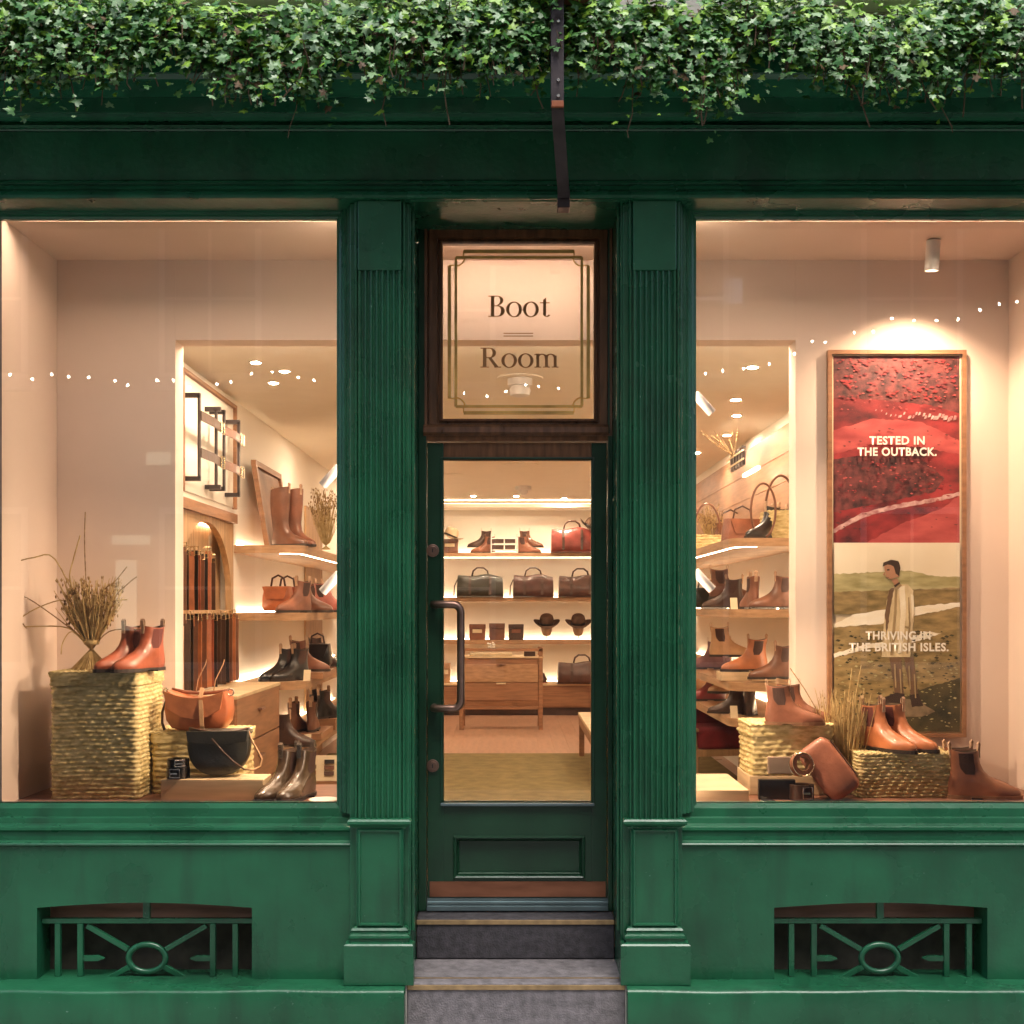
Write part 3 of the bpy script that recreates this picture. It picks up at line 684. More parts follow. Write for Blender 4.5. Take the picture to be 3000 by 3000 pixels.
LEDP = mat('led_profile', (1, 0.9, 0.75), emit=((1.0, 0.70, 0.50), 12.0))
for (x0_, x1_, y0_, y1_, z0_, z1_, lb) in ((-.7045, -.690, .022, .046, .95, 3.27, 'upright light profile behind the left pilaster in the left window'), 
                       (.732, .7455, .022, .046, .95, 3.27, 'upright light profile behind the right pilaster in the right window'),
                       (-2.0, -.75, .023, .055, 3.324, 3.3335, 'added unseen light profile above the head of the left window'), (.80, 2.2, .023, .055, 3.324, 3.3335, 'added unseen light profile above the head of the right window'), (DL, DR, .332, .35, 3.304, 3.3115, 'added light profile over the lobby behind the transom window')):
    tag(MB().box(x0_, x1_, y0_, y1_, z0_, z1_).build('light_profile', LEDP if z1_ < 3.3 else LEDADD), lb, 'led profile', 'window light profiles')
def pole(label, x, y, specs):
    t_ = thing('lighting_pole', label, 'lighting pole', (x, y, PZ))
    MB().tube([(0, 0, 0), (0, 0, DZc - PZ)], .010, 10).build('post', LWHITE, t_)
    MB().lathe([(.04, 0), (.04, .008), (.012, .012)], 16).build('foot', LWHITE, t_)
pole('thin white lighting pole behind the left fluted pilaster', -.655, .085, [])
pole('thin white lighting pole behind the right fluted pilaster', .705, .085, [])
for (x, z, s, pw, lb) in ((-.665, 2.30, -1, 26, 'upper white spotlight on the pole at the right edge of the left window'), (-.665, 1.86, -1, 26, 'lower white spotlight on the pole at the right edge of the left window'),
                      (.715, 2.60, 1, 26, 'upper white spotlight on the pole at the left edge of the right window'), (.715, 1.87, 1, 26, 'lower white spotlight on the pole at the left edge of the right window')):
    hz = z + (.0 if s < 0 else .0)
    a = (x + (-.046 if s < 0 else .040), .062, hz)
    spot(lb, a, (a[0] + s*.9, .22, hz - .95), pw, L=.105, r=.019, cone=105)

# ------------------------------------------------------------------ shelving
def shelf_poly(xw, xe, y0, y1, r):   # wall x, free edge x, near y, far y, rounded near corner
    s = 1 if xe > xw else -1
    pts = [(xw, y1), (xw, y0)]
    for i in range(9):
        a = PI/2*i/8; pts.append((xe - s*r + s*r*math.sin(a), y0 + r - r*math.cos(a)))
    pts.append((xe, y1)); return pts
def shelf(label, xw, xe, y0, y1, z, th=.05, r=.12, edge=False):
    t_ = thing('wall_shelf', label, 'shelf', (xw, y0, z))
    s = 1 if xe > xw else -1
    MB().prism([(a - xw, b - y0) for a, b in shelf_poly(xw + s*.001, xe, y0, y1, r)], -th, 0, 'z').build('board', OAK, t_)
    e = [(p[0] - xw - s*.035, p[1] - y0 + .03) for p in shelf_poly(xw, xe, y0, y1, r)[2:]]
    if edge: MB().ribbon([(p[0], p[1], -th - .003) for p in e], (s, -.6, 0), .012, .004).build('edge_light', LED, t_)
    MB().box(min(0, s*.02) + s*.004, max(0, s*.02) + s*.004, .06, y1 - y0 - .05, .0005, .010).build('wall_light', LEDB, t_)
SLZ = (2.111, 1.688, 1.254, .84); SLX = -1.300; SY = 7.3 - EY
SRZ = (2.138, 1.71, 1.267, 1.05); SRX = 1.315; SYR = 7.0 - EY
for z, nm in zip(SLZ, ('top', 'second', 'third', 'lowest')): shelf('%s oak shelf on the left shop wall' % nm, LX, SLX, SY, 6.6, z, edge=nm == 'top')
for z, nm in zip(SRZ, ('top', 'second', 'third', 'lowest')): shelf('%s oak shelf on the right shop wall' % nm, RX, SRX, SYR, 6.8, z, edge=nm == 'top')
for (z0, z1, nm) in ((1.715, 2.08, 'upper'), (1.27, 1.655, 'lower')):
    tag(MB().box(1.80, 1.815, SYR + .02, SYR + .05, z0, z1).build('led_tube', LED), '%s vertical white light tube at the end of the right shelves' % nm, 'led tube')
# end panel dividing left shelving and slatted upright wall at far end
sl_ = thing('slatted_panel', 'vertical oak slat panel behind the left shelves', 'panelling', (LX, 5.0, FZ))
for k in range(14): MB().box(.004, .022, .0 + .06*k, .05 + .06*k, 0, 2.15).build('slat', OAKV, sl_)
# drawer cabinet on the left
cb = thing('drawer_cabinet', 'oak drawer cabinet under the hanging belts on the left', 'cabinet', (LX, 1.40, FZ))
CW = .29
MB().box(.002, CW - .02, 0, 1.13, 0, 1.235 - FZ).build('carcass', OAKX, cb)
MB().box(.002, CW + .004, -.01, 1.145, 1.2352 - FZ, 1.256 - FZ).build('top', PINE, cb, bevel=.003)
for k in range(3):
    z0 = .03 + .265*k
    dr = MB().box(CW - .0195, CW, .006, 1.125, z0, z0 + .257).build('drawer', OAKX, cb, bevel=.003)
    MB().box(CW, CW + .022, .52, .62, z0 + .15, z0 + .165).build('pull', BRASS, dr, bevel=.003)
# slat niche with arch for the belts
ni = thing('belt_niche', 'arched oak slat niche holding the hanging belts', 'niche', (LX, 1.28, 1.24))
for k in range(24): MB().box(-.095, -.075, .003 + .0515*k, .050 + .0515*k, .002, 1.058).build('slat', OAKV, ni)
arch = [(0, .002), (0, 1.06)]; arch += [(1.238, 1.06), (1.238, .002), (1.18, .002), (1.18, .55)]
arch += ell(.62, .55, .56, .42, 0, PI, 20)[1:]; arch += [(.06, .002)]
MB().prism([(y, z) for y, z in arch], -.03, .006, 'x').build('arch_board', OAKV, ni)
MB().box(.0065, .03, -.01, 1.25, 1.0, 1.06).build('header', OAKX, ni, bevel=.003)
MB().box(-.07, -.055, .2, 1.0, .96, .97).build('top_light', LEDB, ni)
# belts hanging
def belt_hang(label, y, x, ztop, ln, m_, grp):
    t_ = thing('belt', label, 'belt', (x + R.uniform(-.006, .006), y, ztop), group=grp, rz=R.uniform(-.3, .3))
    MB().ribbon([(0, 0, 0), (.004, 0, -.05), (.002, .002, -ln*.5), (.006, -.003, -ln)], (1, 0, 0), .034, .004).build('strap', m_, t_)
    b = MB().tube([(-.022, -.004, -.022), (.022, -.004, -.022), (.022, -.004, .022), (-.022, -.004, .022)], .0035, 6, closed=True); b.box(-.002, .002, -.008, -.004, -.024, .024)
    b.build('buckle', CHROME, t_)
lm = [L_BROWN, L_DARK, L_TAN, L_BLACK, L_CHEST, L_BROWN, L_BLACK, L_TAN, L_DARK]
wn = ('first', 'second', 'third', 'fourth', 'fifth', 'sixth', 'seventh', 'eighth', 'ninth', 'tenth', 'eleventh', 'twelfth', 'thirteenth', 'fourteenth')
for k in range(9): belt_hang('%s hanging belt from the left in the upper row of the arched niche' % wn[k], 1.33 + .075*k, LX + .02, 2.02 + R.uniform(-.02, .02), .40, lm[k % 9], 'belts hanging in the upper row')
for k in range(14): belt_hang('%s hanging belt from the left in the lower row of the arched niche' % wn[k], 1.33 + .082*k, LX + .045, 1.675 + R.uniform(-.01, .01), .40, lm[(k*2 + 1) % 9], 'belts hanging in the lower row')
rl = thing('belt_rail', 'oak peg rail that carries the lower row of belts', 'rail', (LX, 1.3, 1.70)); MB().box(.0, .06, 0, .86, -.012, .006).build('rail', OAKV, rl)
MB().box(-.07, .06, .86, .875, -.012, .006).build('end_block', OAKV, rl)
# framed belt artwork
fa = thing('belt_artwork', 'framed panel with belts buckled round bronze rods above the niche', 'wall display', (LX, 1.34, 2.30))
MB().box(.002, .008, .02, 1.16, .04, .66).build('backing', CREAM, fa)
for (a, b, c, e) in ((0, 1.18, .655, .675), (0, .02, .03, .655), (1.16, 1.18, .03, .655)): MB().box(.002, .03, a, b, c, e).build('frame_bar', OAKX, fa, bevel=.002)
for k, yy in enumerate((.07, .50, .60, .96)):
    MB().ribbon([(.09 if k != 1 else .07, yy, .54), (.09 if k != 1 else .07, yy, .10)], (0, 1, 0), .028, .012).build('rod', IRON, fa)
    for zz in (.54, .10): MB().box(.008, .096, yy - .014, yy + .014, zz - .012, zz + .012).build('rod_bracket', IRON, fa)
for zz in (.43, .235):
    for (a, b, m_) in ((.05, .54, L_DARK), (.56, 1.02, L_BROWN)):
        s = MB().ribbon([(.104, a, zz), (.112, (a + b)/2, zz + .003), (.104, b, zz - .004)], (0, 0, 1), .05, .006).build('belt_strap', m_, fa)
        MB().tube([(.115, b - .10, zz - .032), (.115, b - .04, zz - .032), (.115, b - .04, zz + .032), (.115, b - .10, zz + .032)], .006, 6, closed=True).build('buckle', CHROME, s)

# back shelving
for z, nm in ((2.38, 'top'), (1.844, 'middle'), (1.328, 'lowest')):
    t_ = thing('back_shelf', '%s oak shelf on the back wall facing the door' % nm, 'shelf', (0, BY, z))
    MB().box(LX + .05, RX - .05, -.42, -.03, -.05, 0).build('board', OAK, t_, bevel=.003)
    if nm == 'top': MB().box(LX + .1, RX - .1, -.36, -.345, -.057, -.0505).build('edge_light', LED, t_)
    MB().box(LX + .1, RX - .1, -.055, -.035, .0005, .010).build('wall_light', LEDB, t_)
cb = thing('back_cabinet', 'long low oak cabinet along the foot of the back wall', 'cabinet', (0, BY, FZ))
MB().box(LX + .02, RX - .02, -.50, -.002, .10, .362).build('carcass', OAKX, cb)
MB().box(LX + .02, RX - .02, -.52, -.002, .3625, .385).build('top', PINE, cb, bevel=.003)
MB().box(LX + .02, RX - .02, -.46, -.002, .0, .0995).build('plinth', L_DARK, cb)
for k in range(4): MB().box(-1.68 + .87*k, -.83 + .87*k, -.515, -.5005, .115, .355).build('door', OAKX, cb, bevel=.002)
MB().box(LX + .1, RX - .1, -.05, -.03, .3855, .395).build('wall_light', LEDB, cb)

# ------------------------------------------------------------------ goods: boots
ANKLE = [(.010, .000, .288, .047, 0), (.022, -.004, .293, .049, 0), (.036, -.006, .288, .049, 0), (.050, -.006, .268, .046, .1), (.064, -.004, .232, .043, .25),
         (.078, -.001, .196, .039, .5), (.095, .003, .164, .036, .75), (.118, .006, .140, .033, 1), (.146, .007, .126, .033, 1), (.175, .005, .121, .035, 1), (.205, .000, .121, .037, 1)]
TALL = ANKLE[:7] + [(.12, .004, .140, .037, 1), (.18, .0, .126, .042, 1), (.25, -.008, .130, .050, 1), (.32, -.012, .136, .055, 1), (.38, -.010, .138, .056, 1), (.42, -.008, .140, .056, 1)]
def boot_surf(levels, z, t, off=0):
    for i in range(len(levels) - 1):
        if z <= levels[i + 1][0] or i == len(levels) - 2: break
    a, b = levels[i], levels[i + 1]; k = max(0, min(1, (z - a[0])/(b[0] - a[0])))
    v = [a[j] + (b[j] - a[j])*k for j in range(5)]
    xb, xf, wd, rnd = v[1] - off, v[2] + off, v[3] + off, v[4]
    c, s = math.cos(t), math.sin(t)
    u = .5 + .5*c
    g0 = .80 - .14*math.exp(-((u - .36)/.16)**2) + .20*math.exp(-((u - .70)/.22)**2)     # foot outline: heel, waist, ball
    g0 *= (1 - .10*max(0, u - .8)/.2)
    g = g0*(1 - rnd) + rnd
    e = .85
    return (xb + (xf - xb)*u, wd*g*math.copysign(abs(s)**e, s), z)
BCACHE = {}
def boot_meshes(kind):
    if kind in BCACHE: return BCACHE[kind]
    lv = ANKLE if kind == 'ankle' else TALL; zt = lv[-1][0]; n, nz = 28, 26
    m = MB(); zs = [lv[0][0] + (zt - lv[0][0])*(j/(nz - 1))**.9 for j in range(nz)]
    def top_dip(t): return -.010*(math.sin(t)**2) if kind == 'ankle' else .012*math.cos(t)
    def fn(u, v):
        z = zs[int(round(v*(nz - 1)))]; t = 2*PI*u; p = boot_surf(lv, z, t); k = max(0, (z - zt + .05)/.05)
        return (p[0], p[1], p[2] + top_dip(t)*k)
    m.grid(n, nz, fn, wrap=True)
    up = m.mesh('upper', L_TAN, 180)
    li = MB()
    def fl_(u, v):
        t = 2*PI*u; z = zt - .09*v; p = boot_surf(lv, z, t, -.003); return (p[0], p[1], p[2] + top_dip(t)*(1 - v) + .0005)
    li.grid(n, 4, fl_, wrap=True); li.f.append([3*n + i for i in range(n)]); li.mi.append(0)
    # rim between upper and lining
    o = len(li.v); li.v += [fn(i/n, 1.0) for i in range(n)]
    for i in range(n): li.f.append([o + i, o + (i + 1) % n, (i + 1) % n, i]); li.mi.append(0)
    lin = li.mesh('lining', LINING, 60)
    so_ = MB()
    out = [boot_surf(lv, .022, 2*PI*i/n, .005) for i in range(n)]
    so_.prism([(p[0], p[1]) for p in out], .007, .016, 'z')
    fo = [(max(p[0], .125), p[1]) for p in out]; so_.prism([p for p in fo], 0, .0068, 'z')
    he = [(min(p[0], .078), p[1]) for p in out]; so_.prism([p for p in he], -.0, .0068, 'z')
    sol = so_.mesh('sole', SOLE)
    gs = []
    for sd in (1, -1):
        g = MB()
        def gf(u, v, sd=sd):
            z = .098 + (zt - .100 - .012*0)*v if kind == 'ankle' else zt - .03 + .02*v
            if kind == 'ankle': z = .104 + (.190 - .104)*v
            hw = .52*(min(1, .45 + 1.6*v)); t = PI/2 + .05 + (u - .5)*2*hw
            p = boot_surf(lv, z, t, .0013); return (p[0], sd*p[1], z)
        g.grid(9, 8, gf)
        gs.append(g.mesh('gusset', ELASTIC, 60))
    tb = []
    for t in (0.0, PI):
        p = boot_surf(lv, zt - .035, t, .001); q = boot_surf(lv, zt, t, .001); dx = -.008 if t == 0 else .008
        zt2 = zt + top_dip(t)
        g = MB().ribbon([p, (q[0], 0, zt2), (q[0] - dx*.3, 0, zt2 + .022), (q[0] + dx*.4, 0, zt2 + .030), (q[0] + dx, 0, zt2 + .020), (q[0] + dx, 0, zt2 - .02)], (0, 1, 0), .020, .0022)
        tb.append(g.mesh('pull_tab', TAB))
    BCACHE[kind] = (up, lin, sol, gs, tb); return BCACHE[kind]
def boot(label, x, y, z, deg, m_, kind='ankle', sc_=1.0, group=None, el=None, tabm=None, solem=None, tilt=None):
    """toe points along local +x; deg turns it anticlockwise seen from above; x,y = middle of the foot"""
    up, lin, sol, gs, tb = boot_meshes(kind)
    a = rad(deg); ox = .14*sc_
    t_ = thing('boot' if kind == 'ankle' else 'tall_boot', label, 'boot', (x - ox*math.cos(a), y - ox*math.sin(a), z), a, group, tilt, sc_)
    obj('upper', up, t_, m=m_); obj('lining', lin, t_); obj('sole', sol, t_, m=solem or SOLE)
    if kind == 'ankle':
        for g in gs: obj('gusset', g, t_, m=el or ELASTIC)
    for b in tb: obj('pull_tab', b, t_, m=tabm or TAB)
    return t_
X_ = lambda px, Z: (px - VX)*Z/F
# boots in the left window
HZ = 1.4475
G = 'pair of chestnut boots on the tall basket'
boot('chestnut boot next to the dried grass on the tall basket', X_(348, 4.98), .25, HZ, 244, L_CHEST, group=G, el=ELASTIC_R, sc_=.95)
boot('chestnut boot at the right edge of the tall basket lid', X_(404, 4.96), .23, HZ, 240, L_CHEST, group=G, el=ELASTIC_R, sc_=.95)
G = 'pair of bronze boots on the left display floor'
boot('bronze leather boot next to the pale plinth in the left window', X_(812, 4.93), .19, PZ, 245, L_BRONZE, group=G, sc_=1.0, tabm=STEEL)
boot('bronze leather boot nearest the pilaster in the left window', X_(868, 4.93), .19, PZ, 250, L_BRONZE, group=G, sc_=1.0, tabm=STEEL)
# boots in the right window
G = 'pair of tan boots on the low right basket'
BZ = 1.100
boot('tan boot on the low basket, left of its pair', X_(2603, 5.03), .30, BZ, -56, L_TAN, group=G, sc_=.98, el=ELASTIC_R)
boot('tan boot on the low basket, right of its pair, beside its mate', X_(2660, 5.07), .33, BZ, -52, L_TAN, group=G, sc_=.98, el=ELASTIC_R)
G = 'brown boots at the right end of the window'
boot('brown boot in front on the floor at the far right of the right window', X_(2876, 4.97), .20, PZ, -5, leather('mid_brown', (.26, .105, .058)), group=G, sc_=1.02, solem=SOLE_T)
boot('brown boot behind its mate at the far right of the right window', X_(2850, 5.12), .33, PZ, -3, L_RUST, group=G, sc_=1.0, solem=SOLE_T)
boot('brown suede boot on the rear basket in the right window', X_(2322, 5.05), .28, 1.215, -8, L_RUST, sc_=.84, solem=SOLE_T)
boot('second brown suede boot behind on the rear basket', X_(2345, 5.2), .40, 1.215, -12, L_RUST, sc_=.82, solem=SOLE_T)
# left shelves (y from the window, Z from the camera)
def on_shelf(label, px, Z, z, deg, m_, **k): return boot(label, X_(px, Z), Z - EY, z, deg, m_, **k)
A, B_, C_, D_ = SLZ
on_shelf('tall brown riding boot in front on the top left shelf', 848, 7.45, A, -20, L_BROWN, kind='tall', sc_=.88)
on_shelf('tall dark brown riding boot beside its pair on the top left shelf', 882, 7.55, A, -38, L_RUST, kind='tall', sc_=.88)
on_shelf('tan boot in front of the red bag on the second left shelf', 862, 7.42, B_, 235, L_RUST)
on_shelf('brown boot with toe to the right on the second left shelf', 915, 7.75, B_, -20, L_BROWN)
on_shelf('oxblood boot far along the second left shelf', 950, 8.3, B_, -35, L_CHEST)
on_shelf('dusty rose boot beside the oxblood one on the second left shelf', 972, 8.1, B_, -25, L_PINK)
on_shelf('black boot at the front of the third left shelf, left one', 815, 7.46, C_, 232, L_BLACK)
on_shelf('black boot at the front of the third left shelf, right one', 850, 7.46, C_, 228, L_BLACK)
on_shelf('brown boot standing behind the black pair on the third left shelf', 858, 7.85, C_, -100, L_BROWN)
on_shelf('brown boot with toe to the right on the riser of the third left shelf', 905, 7.75, C_ + .045, -18, L_RUST)
on_shelf('dark boot far along the third left shelf', 950, 8.4, C_ + .045, -30, L_DARK)
on_shelf('dark brown boot at the near corner of the lowest left shelf', 858, 7.42, D_, -12, L_DARK)
on_shelf('brown boot on the riser of the lowest left shelf, seen from behind', 872, 7.9, D_ + .045, 80, L_BROWN)
on_shelf('second brown boot on the riser of the lowest left shelf', 915, 7.95, D_ + .045, 95, L_BROWN)
on_shelf('black boot far along the lowest left shelf', 938, 8.6, D_ + .08, 70, L_BLACK)
on_shelf('black boot farthest right on the lowest left shelf', 968, 8.5, D_ + .08, 60, L_BLACK)
def riser_box(label, x, y, z, w_, d_, h_, m_=OAKX):
    return tag(MB().box(-w_/2, w_/2, -d_/2, d_/2, 0, h_).build('display_riser', m_, bevel=.003, loc=(x, y, z)), label, 'riser')
riser_box('low oak riser under boots on the third left shelf', X_(905, 7.8), 7.85 - EY, C_, .26, .55, .045)
riser_box('low oak riser under boots on the lowest left shelf', X_(900, 7.9), 8.0 - EY, D_, .24, .5, .045)
riser_box('second low riser far along the lowest left shelf', X_(955, 8.6), 8.6 - EY, D_, .2, .4, .08)
riser_box('low riser far along the third left shelf', X_(950, 8.45), 8.5 - EY, C_, .2, .4, .045)
def card(label, x, y, z, h=.07):
    return tag(MB().obox((0, 0, h/2), (.022, 0, 0), (0, .0015, 0), (0, .012, h/2)).build('price_card', PAPER, loc=(x, y, z)), label, 'price card')
card('cream price card in front of boots on the third left shelf', X_(898, 7.4), 7.42 - EY, C_)
card('cream price card in front of boots on the lowest left shelf', X_(900, 7.45), 7.46 - EY, D_)
# right shelves
A2, B2, C2, D2 = SRZ
on_shelf('black boot inside the hoop on the top right shelf', 2236, 7.15, A2, 215, L_BLACK)
on_shelf('second black boot behind on the top right shelf', 2256, 7.3, A2, 210, L_BLACK)
on_shelf('brown boot on a tall stand on the second right shelf', 2140, 8.0, B2 + .07, 0, L_BROWN)
on_shelf('dark boot lying low in front of the stand on the second right shelf', 2118, 7.9, B2, 150, L_DARK)
on_shelf('rust boot seen from behind on the second right shelf', 2196, 7.3, B2, 95, L_RUST)
on_shelf('brown boot with toe to the left nearest the wall on the second right shelf', 2262, 7.12, B2, 188, L_BROWN)
on_shelf('sand boot raised on a stand on the third right shelf', 2142, 7.9, C2 + .12, -5, L_SAND)
on_shelf('large tan boot with toe to the left on the third right shelf', 2182, 7.28, C2 + .055, 185, L_TAN)
on_shelf('brown boot with toe to the left nearest the wall on the third right shelf', 2262, 7.08, C2 + .02, 190, L_BROWN)
on_shelf('oxblood boot at the left edge of the lowest right shelf', 2066, 8.4, D2, 175, L_RED)
on_shelf('striped sand boot on a stand on the lowest right shelf', 2140, 7.9, D2 + .09, 180, L_SAND)
on_shelf('dark brown boot in the middle of the lowest right shelf', 2196, 7.35, D2, 80, L_DARK)
on_shelf('low dark boot at the front of the lowest right shelf', 2130, 7.4, D2, 170, L_DARK, sc_=.8)
on_shelf('mauve boot at the left edge of the third right shelf', 2066, 8.6, C2, 170, SUEDE_P)
on_shelf('second mauve boot behind at the left edge of the third right shelf', 2085, 8.9, C2, 175, SUEDE_P)
riser_box('oak block under the large tan boot on the third right shelf', X_(2185, 7.3), 7.3 - EY, C2, .34, .16, .054, PINE)
for (px, Z, z, h, lb) in ((2140, 8.0, B2, .07, 'second'), (2142, 7.9, C2, .12, 'third'), (2140, 7.9, D2, .09, 'lowest')):
    t_ = thing('boot_stand', 'thin steel boot stand on the %s right shelf' % lb, 'stand', (X_(px, Z), Z - EY, z))
    MB().lathe([(.045, 0), (.045, .004), (.005, .006), (.005, h - .004), (.04, h - .003), (.04, h)], 14).build('stand', STEEL, t_)
card('cream price card on the second right shelf', X_(2152, 7.1), 7.12 - EY, B2); card('cream price card on the lowest right shelf', X_(2152, 7.1), 7.12 - EY, D2)
# boots on the back shelf
bk = 2.38; ZB = 14.15
for (px, dz, deg, m_, lb) in ((1405, .075, 180, L_DARK, 'raised dark boot of the left group on the top back shelf'), (1416, 0, 180, L_RUST, 'lower brown boot of the left group on the top back shelf'),
                          (1556, .075, 0, L_BROWN, 'raised brown boot of the right group on the top back shelf'), (1548, 0, 0, L_RUST, 'lower brown boot of the right group on the top back shelf')):
    boot(lb, X_(px, ZB), (9.52 if dz else 9.42), bk + dz, deg, m_)
    if dz: riser_box('small cream block lifting a boot on the top back shelf, %s' % ('left' if px < 1480 else 'right'), X_(px + (8 if px < 1480 else -8), ZB), 9.52, bk, .12, .12, .074, PAPER)

# ------------------------------------------------------------------ baskets
def woven(name, label, cx, cy, z, w_, d_, h_, m_, lid=.05, row=.0185, colw=.026, group=None, rz=0, amp=.0115):
    t_ = thing(name, label, 'basket', (cx, cy, z), rz, group)
    def box_weave(W, D, H, z0, top):
        m = MB(); per = 2*(W + D); rc = .018
        nu = int(per/colw)*3; nv = int(H/row)*4
        def outline(s):
            s = s % per
            for (L, ox, oy, dx, dy) in ((W, -W/2, -D/2, 1, 0), (D, W/2, -D/2, 0, 1), (W, W/2, D/2, -1, 0), (D, -W/2, D/2, 0, -1)):
                if s <= L: return ox + dx*s, oy + dy*s, dy, -dx
                s -= L
            return -W/2, -D/2, 0, -1
        def fn(u, v):
            s = u*per; x, y, nx, ny = outline(s); zz = v*H
            r = (zz + .0028*math.sin(s*13 + 1.3) + .0016*math.sin(s*37))/row; k = int(r); c = s/colw + .5*(k % 2) + .12*math.sin(k*12.9898)
            if k < 0: k = 0
            dsp = amp*(.85 + .3*math.sin(k*7.7 + int(c)*3.1))*(abs(math.sin(PI*r))**.7)*(.72 + .28*math.sin(2*PI*c)) + .0018*math.sin(3.1*s*9 + k*2.3)*math.sin(k*1.7)
            # rounded corners
            ex = max(0, abs(x) - (W/2 - rc)); ey = max(0, abs(y) - (D/2 - rc))
            if ex > 0 and ey > 0:
                q = math.hypot(ex, ey)
                if q > rc:
                    x = math.copysign(W/2 - rc + ex*rc/q, x); y = math.copysign(D/2 - rc + ey*rc/q, y)
            return (x + nx*dsp, y + ny*dsp, z0 + zz)
        m.grid(nu, nv, fn, wrap=True)
        if top:
            def ft(u, v):
                x = -W/2 + .006 + (W - .012)*u; y = -D/2 + .006 + (D - .012)*v
                r = (y + D/2)/row; c = x/colw + .5*(int(r) % 2)
                return (x, y, z0 + H + amp*abs(math.sin(PI*r))**.6*(.5 + .5*math.sin(2*PI*c)))
            m.grid(int(W/colw)*3, int(D/row)*4, ft)
        return m
    if lid:
        b = box_weave(w_ - .012, d_ - .012, h_ - lid, 0, False).build('body', m_, t_, smooth=180); b['kind'] = 'stuff'
        l = box_weave(w_, d_, lid, h_ - lid + .002, True).build('lid', m_, t_, smooth=180); l['kind'] = 'stuff'
    else:
        b = box_weave(w_, d_, h_, 0, True).build('body', m_, t_, smooth=180)
    # plaited rim
    ml = MB(); per = 2*(w_ + d_); n = int(per/.012)
    for k in range(2):
        path = []
        for i in range(n):
            s = per*i/n; q = s; x = y = 0
            for (L, ox, oy, dx, dy) in ((w_, -w_/2, -d_/2, 1, 0), (d_, w_/2, -d_/2, 0, 1), (w_, w_/2, d_/2, -1, 0), (d_, -w_/2, d_/2, 0, -1)):
                if q <= L: x, y = ox + dx*q, oy + dy*q; break
                q -= L
            a = s/.05*2*PI + k*PI
            path.append((x*(1 + .006*math.cos(a)), y*(1 + .006*math.cos(a)), h_ + .001 + .005*math.sin(a)))
        ml.tube(path, .0055, 5, closed=True)
    ml.build('rim', m_, t_, smooth=180)
    return t_
woven('woven_hamper', 'tall lidded seagrass hamper in the left window', (wx(145, .17) + wx(405, .17))/2, .35, PZ, wx(405, .17) - wx(145, .17), .36, .532, SEAG2, lid=.055)
woven('woven_basket', 'small pale lidded basket behind the round black bag', X_(590, 5.15), .44, PZ + .0, .40, .24, .265, SEAG2, lid=.045, row=.024, colw=.034)
woven('woven_basket', 'low seagrass basket with tan boots on it in the right window', (wx(2518, .22) + wx(2806, .22))/2, .37, PZ, wx(2806, .22) - wx(2518, .22), .30, .182, SEAG2, lid=.0, row=.015, colw=.02)
woven('woven_basket', 'rear pale basket carrying a brown boot in the right window', X_(2310, 5.10), .42, PZ + .085, .36, .26, .215, SEAG2, lid=.05, row=.022, colw=.03)

# plinths
def pine_block(label, x0, x1, y0, y1, z0, z1):
    return tag(MB().box(x0, x1, y0, y1, z0, z1).build('pine_plinth', PINE, bevel=.004), label, 'plinth')
pine_block('pale pine plinth under the round black bag in the left window', wx(470, .14), wx(772, .14), .14, .30, PZ, wz(2283, .14))
pine_block('low pale pine plinth at the left end of the right window', .745, .985, .10, .58, PZ, .962)
pine_block('pale pine block under the rear basket in the right window', X_(2195, 5.05), X_(2440, 5.05), .29, .57, PZ, PZ + .084)

# ------------------------------------------------------------------ bags
def outline_bag(name, label, cat, loc, rz, outline, th, m_, tilt=None, bulge=.02):
    """body: outline (x,z) swelled to thickness th"""
    t_ = thing(name, label, cat, loc, rz, tilt=tilt)
    m = MB(); n = len(outline); cx = sum(p[0] for p in outline)/n; cz = sum(p[1] for p in outline)/n
    rings = []
    for k in range(9):
        a = -PI/2 + PI*k/8; y = th/2*math.sin(a); s = 1 - .10*(1 - math.cos(a))**1.5
        rings.append([(cx + (p[0] - cx)*s, y, cz + (p[1] - cz)*s) for p in outline])
    vs = [p for r in rings for p in r]; fs = []
    for k in range(8):
        for i in range(n): fs.append((k*n + i, k*n + (i + 1) % n, (k + 1)*n + (i + 1) % n, (k + 1)*n + i))
    o = len(vs); vs += [(cx, -th/2 - bulge, cz), (cx, th/2 + bulge, cz)]
    for i in range(n): fs += [(o, (i + 1) % n, i), (o + 1, 8*n + i, 8*n + (i + 1) % n)]
    m.add(vs, fs); m.build('body', m_, t_, smooth=50)
    return t_
# tan saddle bag on the small basket
sb = []
for i in range(13): u = i/12; sb.append((-.135 + .27*u, .178 - .030*math.sin(PI*u)))           # sagging top edge
sb += [(.143, .14), (.148, .09), (.140, .045), (.115, .012), (.07, .002), (-.07, .002), (-.115, .012), (-.140, .045), (-.148, .09), (-.143, .14)]
BGX, BGY, BGZ = X_(580, 5.08), .36, PZ + .272
t_ = outline_bag('saddle_bag', 'orange tan leather saddle bag on the small pale basket', 'bag', (BGX, BGY, BGZ), rad(-6), sb, .10, L_ORANGE)
fp = [(-.135, .178)] + [(-.135 + .27*i/12, .178 - .030*math.sin(PI*i/12)) for i in range(1, 12)] + [(.135, .178), (.12, .10), (.06, .065), (0, .055), (-.06, .065), (-.12, .10)]
MB().prism(fp, -.078, -.071).build('flap', L_TAN, t_, bevel=.002)
MB().ribbon([(.028, -.045, .190), (.032, -.074, .150), (.038, -.084, .10), (.042, -.086, .03), (.044, -.080, -.004)], (1, 0, 0), .018, .004).build('strap', L_SAND, t_)
